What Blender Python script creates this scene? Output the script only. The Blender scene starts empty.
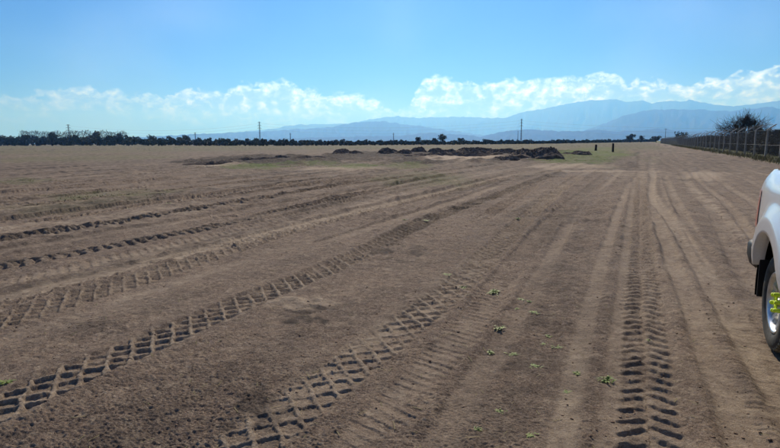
import bpy, math, random
import numpy as np
R = math.radians
random.seed(7)
rng = np.random.default_rng(7)
sc = bpy.context.scene
COL = sc.collection

# ------------------------------------------------------------------ camera
F = 557.0; PW, PH = 780, 448                       # photo focal length and size in px
CH = 1.62                                          # eye height
PITCH = math.atan((224 - 142.04) / F); ROLL = 0.0058
fw = np.array([0, math.cos(PITCH), -math.sin(PITCH)]); r0 = np.array([1., 0, 0]); u0 = np.cross(r0, fw)
rt = r0 * math.cos(ROLL) - u0 * math.sin(ROLL); up = u0 * math.cos(ROLL) + r0 * math.sin(ROLL)
cam = bpy.data.cameras.new('camera'); cam.sensor_width = 36.0
cam.lens = F / PW * 36.0; cam.clip_start = 0.05; cam.clip_end = 200000
co = bpy.data.objects.new('camera', cam); COL.objects.link(co); sc.camera = co
from mathutils import Matrix, Vector
M4 = Matrix(((rt[0], up[0], -fw[0], 0), (rt[1], up[1], -fw[1], 0), (rt[2], up[2], -fw[2], CH), (0, 0, 0, 1)))
co.matrix_world = M4

def gnd(x, y, z=0.0):
    "photo pixel -> point on the plane at height z"
    d = fw + rt * ((x - 390) / F) - up * ((y - 224) / F)
    t = (z - CH) / d[2]
    return np.array([0, 0, CH]) + d * t
def at(x, y, dist):
    "photo pixel -> point at that horizontal distance"
    d = fw + rt * ((x - 390) / F) - up * ((y - 224) / F)
    return np.array([0, 0, CH]) + d * (dist / math.hypot(d[0], d[1]))

# ------------------------------------------------------------------ sky
SUN_AZ, SUN_EL = R(3), R(37)
w = bpy.data.worlds.new('World'); sc.world = w; w.use_nodes = True
nt = w.node_tree; nt.nodes.clear()
def N(t, tree=None, **kw):
    n = (tree or nt).nodes.new(t)
    for k, v in kw.items(): setattr(n, k, v)
    return n
def L(a, b, tree=None): (tree or nt).links.new(a, b)
def math_node(op, a, b=None, c=None, tree=None, clamp=False):
    n = N('ShaderNodeMath', tree, operation=op, use_clamp=clamp)
    for i, v in enumerate((a, b, c)):
        if v is None: continue
        if isinstance(v, (int, float)): n.inputs[i].default_value = v
        else: L(v, n.inputs[i], tree)
    return n.outputs[0]
out = N('ShaderNodeOutputWorld')
bg = N('ShaderNodeBackground'); bg.inputs[1].default_value = 0.075
sky = N('ShaderNodeTexSky', sky_type='NISHITA', sun_disc=False, sun_elevation=SUN_EL, sun_rotation=SUN_AZ,
        altitude=400, air_density=1.0, dust_density=0.35, ozone_density=2.0)
tc = N('ShaderNodeTexCoord'); sx = N('ShaderNodeSeparateXYZ'); L(tc.outputs['Generated'], sx.inputs[0])
DEG = 180 / math.pi
az = math_node('MULTIPLY', math_node('ARCTAN2', sx.outputs[0], sx.outputs[1]), DEG)
el = math_node('MULTIPLY', math_node('ARCSINE', sx.outputs[2]), DEG)
# height of the cloud tops (degrees) along the skyline
tops = [(0, 88), (25, 95), (48, 89), (85, 86), (120, 90), (165, 93), (187, 83), (215, 90), (235, 85), (258, 83), (282, 77), (300, 86), (322, 93),
        (358, 92), (382, 101), (399, 110), (408, 105), (414, 92), (422, 80), (436, 73), (462, 78), (480, 81), (500, 78), (530, 75), (565, 75), (602, 70), (616, 72),
        (628, 82), (650, 76), (668, 81), (692, 81), (718, 76), (748, 68), (780, 65)]
fc = N('ShaderNodeFloatCurve')
cv = fc.mapping.curves[0]
pts = []
for x, y in tops:
    p = at(x, y, 1.0); d = p - np.array([0, 0, CH]); d /= np.linalg.norm(d)
    pts.append(((math.degrees(math.atan2(d[0], d[1])) + 50) / 100, math.degrees(math.asin(d[2])) / 10))
pts = [(0.0, .56)] + pts + [(1.0, .62)]
cv.points[0].location = pts[0]; cv.points[1].location = pts[-1]
for p in pts[1:-1]:
    q = cv.points.new(*p); q.handle_type = 'VECTOR'
fc.mapping.update()
L(math_node('DIVIDE', math_node('ADD', az, 50), 100, clamp=True), fc.inputs[1])
top = math_node('MULTIPLY', fc.outputs[0], 10)
cb = N('ShaderNodeCombineXYZ'); L(az, cb.inputs[0]); L(math_node('MULTIPLY', el, 1.35), cb.inputs[1])
def noise(scale, detail, rough, dist=0.0, off=0.0, vec=None):
    n = N('ShaderNodeTexNoise', noise_dimensions='3D'); n.inputs['Scale'].default_value = scale
    n.inputs['Detail'].default_value = detail; n.inputs['Roughness'].default_value = rough; n.inputs['Distortion'].default_value = dist
    m = N('ShaderNodeVectorMath', operation='ADD'); L(vec or cb.outputs[0], m.inputs[0]); m.inputs[1].default_value = (off, off * .7, off * .3)
    L(m.outputs[0], n.inputs['Vector']); return n.outputs[0]
n_big = noise(.22, 3, .5, 0, 3.1); n_mid = noise(.72, 5, .50, .35, 11.7); n_fine = noise(1.3, 5, .52, .2, 23.0)
n_wide = noise(.055, 2, .5, 0, 41.0)
edge = math_node('ADD', math_node('MULTIPLY', math_node('SUBTRACT', n_mid, .5), 2.3), math_node('MULTIPLY', math_node('SUBTRACT', n_big, .5), .8))
depth = math_node('SUBTRACT', math_node('ADD', top, edge), el)            # degrees below the cloud top
def smooth(v, a, b):
    n = N('ShaderNodeMapRange', interpolation_type='SMOOTHSTEP'); L(v, n.inputs[0]) if not isinstance(v, (int, float)) else None
    n.inputs[1].default_value = a; n.inputs[2].default_value = b; return n.outputs[0]
a_edge = smooth(depth, 0.0, .7)
a_low = smooth(el, .6, 5.0)
body = smooth(n_mid, .38, .64)
body2 = smooth(n_fine, .22, .74)
a_in = math_node('ADD', math_node('MULTIPLY', math_node('MULTIPLY', body, body2), .72), .17)
crest = math_node('MULTIPLY', math_node('SUBTRACT', 1.0, smooth(depth, .25, 1.1)), smooth(n_fine, .34, .56))
alpha = math_node('MULTIPLY', math_node('MULTIPLY', a_edge, a_low), math_node('MAXIMUM', a_in, math_node('MULTIPLY', crest, .85)))
# thinner towards the left, as the veil there is
left = smooth(az, -32, -12)
alpha = math_node('MULTIPLY', alpha, math_node('ADD', math_node('MULTIPLY', left, .42), .50), clamp=True)
# faint high veil
veil = math_node('MULTIPLY', smooth(n_wide, .42, .75), .10)
alpha = math_node('MAXIMUM', alpha, veil)
ccol = N('ShaderNodeMix', data_type='RGBA'); L(math_node('MULTIPLY', body2, .7), ccol.inputs[0])
CB = 23.0
ccol.inputs[6].default_value = (.62 * CB, .82 * CB, 1.0 * CB, 1); ccol.inputs[7].default_value = (.80 * CB, .95 * CB, 1.13 * CB, 1)
tint = N('ShaderNodeMix', data_type='RGBA', blend_type='MULTIPLY'); tint.inputs[0].default_value = 1
lowc = N('ShaderNodeMix', data_type='RGBA'); L(smooth(el, 0, 8), lowc.inputs[0]); lowc.inputs[6].default_value = (.17, .41, .98, 1); lowc.inputs[7].default_value = (.265, .55, 1.07, 1)
L(sky.outputs[0], tint.inputs[6]); L(lowc.outputs[2], tint.inputs[7])
mx = N('ShaderNodeMix', data_type='RGBA'); L(alpha, mx.inputs[0]); L(tint.outputs[2], mx.inputs[6]); L(ccol.outputs[2], mx.inputs[7])
L(mx.outputs[2], bg.inputs[0]); L(bg.outputs[0], out.inputs[0])

# ------------------------------------------------------------------ sun, view
sl = bpy.data.lights.new('sun', 'SUN'); sl.energy = 4.5; sl.angle = R(.53); sl.color = (1, .95, .87)
so = bpy.data.objects.new('sun', sl); COL.objects.link(so)
sd = Vector((math.sin(SUN_AZ) * math.cos(SUN_EL), math.cos(SUN_AZ) * math.cos(SUN_EL), math.sin(SUN_EL)))
so.rotation_euler = sd.to_track_quat('Z', 'Y').to_euler(); so.location = (0, 0, 30)
vs = sc.view_settings; vs.view_transform = 'Standard'; vs.look = 'None'; vs.exposure = 0.0; vs.gamma = 1; vs.use_curve_mapping = False
sc.cycles.use_denoising = True; sc.cycles.volume_bounces = 1; sc.cycles.max_bounces = 6
sc.cycles.denoiser = 'OPENIMAGEDENOISE'

# ------------------------------------------------------------------ helpers
def tag(o, label=None, cat=None, group=None, kind=None):
    if label: o['label'] = label
    if cat: o['category'] = cat
    if group: o['group'] = group
    if kind: o['kind'] = kind
    return o
def empty(name, loc=(0, 0, 0), rz=0):
    o = bpy.data.objects.new(name, None); o.location = loc; o.rotation_euler = (0, 0, rz); COL.objects.link(o)
    o.empty_display_size = .2
    return o
def link(name, me, parent=None):
    o = bpy.data.objects.new(name, me); COL.objects.link(o)
    if parent: o.parent = parent
    return o
def np_mesh(name, V, Q, mats=(), smooth=False):
    "fast mesh from arrays; Q is (n,3) or (n,4)"
    V = np.asarray(V, np.float32); Q = np.asarray(Q, np.int32)
    me = bpy.data.meshes.new(name); k = Q.shape[1]
    me.vertices.add(len(V)); me.vertices.foreach_set('co', V.ravel())
    me.loops.add(Q.size); me.loops.foreach_set('vertex_index', Q.ravel())
    me.polygons.add(len(Q)); me.polygons.foreach_set('loop_start', np.arange(0, Q.size, k, dtype=np.int32))
    me.polygons.foreach_set('loop_total', np.full(len(Q), k, np.int32))
    if smooth: me.polygons.foreach_set('use_smooth', np.ones(len(Q), bool))
    me.update(calc_edges=True)
    for m in mats: me.materials.append(m)
    return me
class MB:
    def __init__(s): s.v = []; s.f = []; s.sm = []
    def add(s, vs, fs, smooth=False):
        o = len(s.v); s.v += [tuple(p) for p in vs]; s.f += [tuple(i + o for i in f) for f in fs]; s.sm += [smooth] * len(fs)
        return s
    def box(s, a, b, bev=0):
        (x0, y0, z0), (x1, y1, z1) = a, b
        if bev <= 0:
            v = [(x, y, z) for z in (z0, z1) for y in (y0, y1) for x in (x0, x1)]
            return s.add(v, [(0, 2, 3, 1), (4, 5, 7, 6), (0, 1, 5, 4), (2, 6, 7, 3), (0, 4, 6, 2), (1, 3, 7, 5)])
        c = np.array([(x0 + x1) / 2, (y0 + y1) / 2, (z0 + z1) / 2]); h = np.array([(x1 - x0) / 2, (y1 - y0) / 2, (z1 - z0) / 2])
        import bmesh
        bm = bmesh.new(); bmesh.ops.create_cube(bm, size=2)
        for p in bm.verts: p.co = Vector((p.co.x * h[0] + c[0], p.co.y * h[1] + c[1], p.co.z * h[2] + c[2]))
        bmesh.ops.bevel(bm, geom=bm.edges[:], offset=bev, segments=3, profile=.6, affect='EDGES')
        bm.verts.index_update()
        s.add([p.co[:] for p in bm.verts], [[q.index for q in f.verts] for f in bm.faces], False); bm.free(); return s
    def tube(s, pts, rad, n=6, cap=True, smooth=True):
        pts = [np.array(p, float) for p in pts]; rad = rad if hasattr(rad, '__len__') else [rad] * len(pts)
        vs = []; fs = []; ref = None
        for i, p in enumerate(pts):
            t = pts[min(i + 1, len(pts) - 1)] - pts[max(i - 1, 0)]; t = t / (np.linalg.norm(t) + 1e-9)
            if ref is None: ref = np.array([0, 0, 1.]) if abs(t[2]) < .9 else np.array([1., 0, 0])
            a = np.cross(t, ref); a /= np.linalg.norm(a) + 1e-9; b = np.cross(t, a); ref = b if False else ref
            for k in range(n):
                th = 2 * math.pi * k / n; vs.append(p + rad[i] * (a * math.cos(th) + b * math.sin(th)))
        for i in range(len(pts) - 1):
            for k in range(n):
                k2 = (k + 1) % n; fs.append((i * n + k, i * n + k2, (i + 1) * n + k2, (i + 1) * n + k))
        s.add(vs, fs, smooth)
        if cap and n > 2:
            o = len(s.v) - len(vs)
            s.f += [tuple(o + k for k in range(n))[::-1], tuple(o + (len(pts) - 1) * n + k for k in range(n))]; s.sm += [False, False]
        return s
    def lathe(s, prof, n=48, axis='x', c=(0, 0, 0), smooth=True):
        "prof: (along, radius) list; revolve about axis x through c"
        vs = []; fs = []; m = len(prof)
        for k in range(n):
            th = 2 * math.pi * k / n
            for (a, r_) in prof: vs.append((c[0] + a, c[1] + r_ * math.cos(th), c[2] + r_ * math.sin(th)))
        for k in range(n):
            k2 = (k + 1) % n
            for i in range(m - 1): fs.append((k * m + i, k * m + i + 1, k2 * m + i + 1, k2 * m + i))
        return s.add(vs, fs, smooth)
    def mesh(s, name, mat):
        me = bpy.data.meshes.new(name); me.from_pydata(s.v, [], s.f); me.polygons.foreach_set('use_smooth', s.sm); me.update()
        if mat: me.materials.append(mat)
        return me
    def build(s, name, mat, parent=None): return link(name, s.mesh(name, mat), parent)

_nr = np.random.default_rng(99)
_perm = _nr.permutation(1024).astype(np.int32)
_ang = _nr.random(1024) * 2 * math.pi
_gx = np.cos(_ang).astype(np.float32); _gy = np.sin(_ang).astype(np.float32)
def pn(x, y, seed=0):
    "gradient noise, about -1..1"
    xi = np.floor(x); yi = np.floor(y); xf = (x - xi).astype(np.float32); yf = (y - yi).astype(np.float32)
    xi = xi.astype(np.int32); yi = yi.astype(np.int32) + seed * 131
    u = xf * xf * xf * (xf * (xf * 6 - 15) + 10); v = yf * yf * yf * (yf * (yf * 6 - 15) + 10)
    p0 = _perm[xi & 1023] + yi; p1 = _perm[(xi + 1) & 1023] + yi
    def g(q, dx, dy):
        q = q & 1023
        return _gx[q] * (xf - dx) + _gy[q] * (yf - dy)
    n0 = g(p0, 0, 0); n0 += (g(p1, 1, 0) - n0) * u
    n1 = g(p0 + 1, 0, 1); n1 += (g(p1 + 1, 1, 1) - n1) * u
    return ((n0 + (n1 - n0) * v) * 1.5).astype(np.float64)
def sst(x, a, b):
    t = np.clip((x - a) / (b - a), 0, 1); return t * t * (3 - 2 * t)

# ------------------------------------------------------------------ materials
def mat(name, col, rough=.8, metal=0, spec=.5, noise_amt=0.0, noise_scale=8.0, bump=0.0, bump_scale=60.0, col2=None, coat=0.0):
    m = bpy.data.materials.new(name); m.use_nodes = True; t = m.node_tree; p = t.nodes['Principled BSDF']
    p.inputs['Roughness'].default_value = rough; p.inputs['Metallic'].default_value = metal; p.inputs['Specular IOR Level'].default_value = spec
    p.inputs['Coat Weight'].default_value = coat; p.inputs['Coat Roughness'].default_value = .04
    p.inputs['Base Color'].default_value = (*col, 1)
    if col2 or noise_amt:
        c = N('ShaderNodeTexCoord', t); n = N('ShaderNodeTexNoise', t); n.inputs['Scale'].default_value = noise_scale; n.inputs['Detail'].default_value = 6
        n.inputs['Roughness'].default_value = .65
        L(c.outputs['Object'], n.inputs['Vector'], t); mxn = N('ShaderNodeMix', t, data_type='RGBA')
        r_ = N('ShaderNodeMapRange', t); L(n.outputs[0], r_.inputs[0], t); r_.inputs[1].default_value = .35; r_.inputs[2].default_value = .65
        L(r_.outputs[0], mxn.inputs[0], t)
        c2 = col2 or tuple(min(1, x * (1 + noise_amt)) for x in col)
        mxn.inputs[6].default_value = (*(col if col2 else tuple(x * (1 - noise_amt) for x in col)), 1); mxn.inputs[7].default_value = (*c2, 1)
        L(mxn.outputs[2], p.inputs['Base Color'], t)
    if bump:
        c = N('ShaderNodeTexCoord', t); n = N('ShaderNodeTexNoise', t); n.inputs['Scale'].default_value = bump_scale; n.inputs['Detail'].default_value = 5
        L(c.outputs['Object'], n.inputs['Vector'], t); b = N('ShaderNodeBump', t); b.inputs['Strength'].default_value = 1; b.inputs['Distance'].default_value = bump
        L(n.outputs[0], b.inputs['Height'], t); L(b.outputs[0], p.inputs['Normal'], t)
    return m

# ground: dry tan crust (also painted sunlit ridges), purplish-brown soil, dark moist soil (also painted clod shade), short green growth; shares per vertex in "cover"
gm = bpy.data.materials.new('soil'); gm.use_nodes = True; t = gm.node_tree; p = t.nodes['Principled BSDF']
p.inputs['Roughness'].default_value = .95; p.inputs['Specular IOR Level'].default_value = .12
geo = N('ShaderNodeNewGeometry', t)
def gnoise(scale, detail=4, rough=.6):
    n = N('ShaderNodeTexNoise', t); n.inputs['Scale'].default_value = scale; n.inputs['Detail'].default_value = detail; n.inputs['Roughness'].default_value = rough
    L(geo.outputs['Position'], n.inputs['Vector'], t); return n.outputs[0]
def gmr(v, a, b, c=0.0, d=1.0):
    n = N('ShaderNodeMapRange', t); L(v, n.inputs[0], t)
    for i, q in enumerate((a, b, c, d)): n.inputs[i + 1].default_value = q
    return n.outputs[0]
def gmix(f, a, b, blend='MIX'):
    n = N('ShaderNodeMix', t, data_type='RGBA', blend_type=blend)
    for i, v in ((0, f), (6, a), (7, b)):
        if isinstance(v, (int, float)): n.inputs[i].default_value = v
        elif isinstance(v, tuple): n.inputs[i].default_value = (*v, 1)
        else: L(v, n.inputs[i], t)
    return n.outputs[2]
att = N('ShaderNodeAttribute', t, attribute_name='cover'); sep = N('ShaderNodeSeparateColor', t); L(att.outputs['Color'], sep.inputs[0], t)
SOIL = (.330, .232, .164); SOIL2 = (.210, .149, .113); CRUST_LIT = (.54, .42, .30); MOIST_SHADE = (.052, .042, .038); GREEN = (.115, .165, .035)
STRAW = (.21, .175, .12)
c = gmix(gmr(gnoise(1.3, 6, .75), .40, .60), SOIL, SOIL2)
c = gmix(gmr(gnoise(.45, 5, .7), .50, .68, 0, .45), c, CRUST_LIT)
c = gmix(gmr(gnoise(7, 6, .85), .50, .62, 0, .75), c, CRUST_LIT)
c = gmix(gmr(gnoise(11, 6, .85), .47, .60, 0, .85), c, gmix(.45, SOIL2, MOIST_SHADE))
c = gmix(gmr(gnoise(60, 4, .85), .50, .61, 0, .9), c, gmix(.55, SOIL2, MOIST_SHADE))
c = gmix(gmr(gnoise(120, 3, .85), .52, .63, 0, .85), c, CRUST_LIT)
c = gmix(gmr(gnoise(24, 5, .85), .52, .62, 0, .8), c, gmix(.6, SOIL2, MOIST_SHADE))
c = gmix(gmr(gnoise(17, 5, .85), .55, .64, 0, .65), c, CRUST_LIT)
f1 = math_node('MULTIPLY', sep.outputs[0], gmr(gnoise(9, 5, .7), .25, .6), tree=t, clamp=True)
c = gmix(f1, c, CRUST_LIT)
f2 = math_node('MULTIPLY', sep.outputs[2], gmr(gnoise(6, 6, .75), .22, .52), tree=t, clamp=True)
c = gmix(f2, c, MOIST_SHADE)
f3 = math_node('MULTIPLY', sep.outputs[1], gmr(gnoise(5, 6, .75), .34, .54), tree=t, clamp=True)
c = gmix(f3, c, gmix(gmr(gnoise(.6, 3), .48, .68), GREEN, STRAW))
L(c, p.inputs['Base Color'], t)
b0 = N('ShaderNodeBump', t); b0.inputs['Distance'].default_value = .085; b0.inputs['Strength'].default_value = .85; L(gnoise(9, 6, .75), b0.inputs['Height'], t)
b1 = N('ShaderNodeBump', t); b1.inputs['Distance'].default_value = .022; b1.inputs['Strength'].default_value = .9; L(gnoise(38, 6, .75), b1.inputs['Height'], t)
b2 = N('ShaderNodeBump', t); b2.inputs['Distance'].default_value = .008; b2.inputs['Strength'].default_value = .9; L(gnoise(160, 4, .7), b2.inputs['Height'], t)
L(b0.outputs[0], b1.inputs['Normal'], t); L(b1.outputs[0], b2.inputs['Normal'], t); L(b2.outputs[0], p.inputs['Normal'], t)

heap_m = mat('heap_soil', (.10, .075, .062), .95, spec=.1, col2=(.20, .148, .113), noise_scale=2.2, bump=.05, bump_scale=9)
clod_m = mat('clod_soil', (.14, .092, .064), .95, spec=.1, col2=(.26, .175, .12), noise_scale=30)
leaf_dark = mat('thorn_foliage', (.085, .10, .080), .8, spec=.2, col2=(.16, .17, .115), noise_scale=.3)
leaf_grey = mat('bare_twigs_far', (.085, .085, .085), .8, spec=.2)
twig_m = mat('bare_twigs', (.050, .042, .036), .9, spec=.1, col2=(.085, .070, .055), noise_scale=1)
bush_m = mat('dry_scrub', (.048, .042, .034), .9, spec=.1, col2=(.085, .075, .052), noise_scale=.8)
bark_m = mat('bark', (.045, .036, .030), .9, spec=.1)
weed_m = mat('weed_leaf', (.10, .17, .020), .6, spec=.3, col2=(.24, .28, .05), noise_scale=20)
grass_m = mat('green_grass', (.085, .13, .025), .7, spec=.2, col2=(.16, .18, .05), noise_scale=.5)
straw_m = mat('dry_grass', (.25, .19, .10), .8, spec=.2, col2=(.15, .15, .05), noise_scale=.7)
concrete_m = mat('concrete', (.30, .29, .27), .9, spec=.2, noise_amt=.18, noise_scale=6)
steel_m = mat('galvanised_steel', (.32, .33, .34), .5, metal=.6)
wire_m = mat('wire', (.12, .12, .12), .6, metal=.4)
wood_m = mat('dark_wood', (.050, .038, .030), .9, spec=.1, noise_amt=.3, noise_scale=12, bump=.01)
rock_m = mat('mountain_scrub', (.040, .046, .040), .95, spec=.05, col2=(.062, .062, .055), noise_scale=.0012)

# ------------------------------------------------------------------ ground
AXZ = R(24.2)                                       # the track runs this way
ca, sa = math.cos(AXZ), math.sin(AXZ)
def uv_of(x, y): return x * sa + y * ca, x * ca - y * sa     # along, across
def tracks_def():
    T = []
    def tr(px, *a, **k): trw([gnd(*q)[:2] for q in px], *a, **k)
    def trw(P, wd, dp, kind, pitch=.18, ang=45, strength=1.0, berm=.012, fresh=0.0, ext=13.0):
        P = np.array(P)
        # extend both ends straight, then densify
        P = np.vstack([P[0] + (P[0] - P[1]) / np.linalg.norm(P[0] - P[1]) * ext, P])
        s = np.r_[0, np.cumsum(np.linalg.norm(np.diff(P, axis=0), axis=1))]
        # smooth: interpolate u,v against arc length with a moving average
        n = max(40, int(s[-1] / .5)); si = np.linspace(0, s[-1], n)
        X = np.interp(si, s, P[:, 0]); Y = np.interp(si, s, P[:, 1])
        for _ in range(6):
            X[1:-1] = (X[:-2] + 2 * X[1:-1] + X[2:]) / 4; Y[1:-1] = (Y[:-2] + 2 * Y[1:-1] + Y[2:]) / 4
        T.append((np.c_[X, Y], wd, dp, kind, pitch, ang, strength, berm, fresh))
    # the two deep tread tracks of one machine, curving off to the heaps
    tr([(0, 405), (100, 360), (200, 318), (270, 293), (340, 264), (380, 245), (431, 218), (483, 200), (521, 185.5), (560, 173), (600, 161)], .45, .033, 'diamond', .155, fresh=.85)
    tr([(235, 452), (310, 390), (370, 350), (420, 315), (460, 285), (500, 245), (530, 215), (560, 190), (590, 170), (612, 158)], .40, .025, 'diamond', .15, strength=.9, fresh=.35)
    tr([(400, 400), (450, 345), (480, 310), (512, 268), (545, 228), (575, 200), (603, 178), (625, 160)], .34, .030, 'bars', .10, 68, .85, fresh=.5)
    # track along the road, close to the camera
    tr([(652, 455), (648, 380), (642, 300), (640, 240), (640, 200), (641, 180), (641, 165), (641, 152)], .36, .026, 'chevron', .15, 30, strength=.9)
    # smooth rut of the truck, and its fine road tyre print
    tr([(748, 455), (722, 385), (700, 325), (678, 280), (664, 240), (655, 215), (651, 195), (653, 178), (650, 160)], .20, .016, 'smooth', berm=.028)
    tr([(775, 420), (745, 360), (720, 310), (700, 280), (683, 250), (668, 220), (661, 195), (657, 175), (652, 158)], .24, .020, 'bars', .075, 80, .8)
    tr([(779, 375), (762, 340), (735, 300), (715, 270), (700, 245), (685, 222), (673, 197), (665, 178)], .22, .022, 'bars', .09, 75, .8, berm=.02)
    # left: pairs of tread tracks
    tr([(0, 318), (58, 301), (116, 284), (174, 267), (218, 253), (264, 238), (320, 223), (367, 209), (430, 193), (500, 176)], .48, .036, 'diamond', .14, strength=.85)
    tr([(0, 303), (70, 286), (150, 262), (210, 244), (270, 230), (330, 216)], .36, .030, 'diamond', .13, strength=.7)
    tr([(0, 264), (51, 255), (115, 244), (154, 236), (200, 227), (251, 216), (303, 205), (344, 196), (400, 183.5), (450, 174)], .50, .060, 'chevron', .22, 50, fresh=.5)
    tr([(0, 237), (51, 230), (103, 221), (154, 215), (200, 208), (267, 198), (303, 191), (344, 183.5), (400, 173), (430, 168)], .50, .065, 'chevron', .24, 50, fresh=.6)
    tr([(0, 204), (60, 201), (120, 196), (200, 187), (300, 175), (380, 168)], .45, .05, 'chevron', .25, 50)
    tr([(0, 192), (103, 186), (200, 175), (290, 168)], .5, .05, 'smooth', berm=.03)
    tr([(0, 172), (77, 168), (200, 163)], .5, .06, 'smooth', berm=.04)
    tr([(300, 185), (380, 176), (430, 170), (470, 164)], .5, .05, 'smooth', berm=.03)
    tr([(400, 200), (450, 188), (500, 176), (545, 168)], .45, .04, 'smooth', berm=.025)
    # cross path where the machines turn
    tr([(380, 170.5), (440, 171), (500, 171.5), (560, 171.5), (642, 170), (650, 171)], .5, .05, 'smooth', berm=.05)
    # faint old ruts beside the road track
    tr([(606, 455), (612, 380), (620, 300), (626, 240), (631, 200), (634, 180)], .12, .012, 'smooth', berm=.006)
    tr([(560, 455), (578, 350), (600, 270), (615, 220), (628, 185)], .16, .010, 'smooth', berm=.006)
    tr([(500, 300), (545, 258), (580, 215), (606, 186), (622, 170)], .2, .012, 'bars', .1, 75, .5)
    # more passes of the same machines, all running with the road
    q = random.Random(12)
    def run(v0, u_a, u_b, wd, dp, kind, pitch=.15, ang=45, st=.7, berm=.015):
        n = max(6, int((u_b - u_a) / 5)); px_ = []; ph = q.uniform(0, 6)
        for k in range(n + 1):
            uu = u_a + (u_b - u_a) * k / n; vv = v0 + .35 * math.sin(uu * .09 + ph) + .12 * math.sin(uu * .31 + ph * 2)
            px_.append((uu * sa + vv * ca, uu * ca - vv * sa))
        trw(px_, wd, dp, kind, pitch, ang, st, berm, ext=1.0)
    for v0 in (-4.9, -7.4, -8.6, -11.6, -12.9, -14.8, -16.6, -18.9, -21.5, -24.2, -27.8, -32, -37):
        for dv in (0, 1.75):
            k = q.choice(('chevron', 'diamond', 'bars', 'smooth')); a = q.uniform(1, 14) if v0 < -6 else q.uniform(8, 16)
            run(v0 + dv + q.uniform(-.1, .1), a, a + q.uniform(25, 60), q.uniform(.34, .48), q.uniform(.032, .055) * (1.4 if v0 < -11 else 1), k, q.uniform(.12, .22), q.uniform(40, 60), q.uniform(.5, .95), q.uniform(.012, .03))
    for v0 in (-.95, .75, 1.5, 2.05, 2.9, 3.6, 4.5, 5.3, 6.2, 7.1):
        run(v0, q.uniform(2, 8), q.uniform(60, 95), q.uniform(.16, .26), q.uniform(.014, .03), q.choice(('bars', 'smooth', 'bars')), q.uniform(.07, .11), 78, q.uniform(.5, .9), q.uniform(.01, .025))
    return T
TRK = tracks_def()

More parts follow.
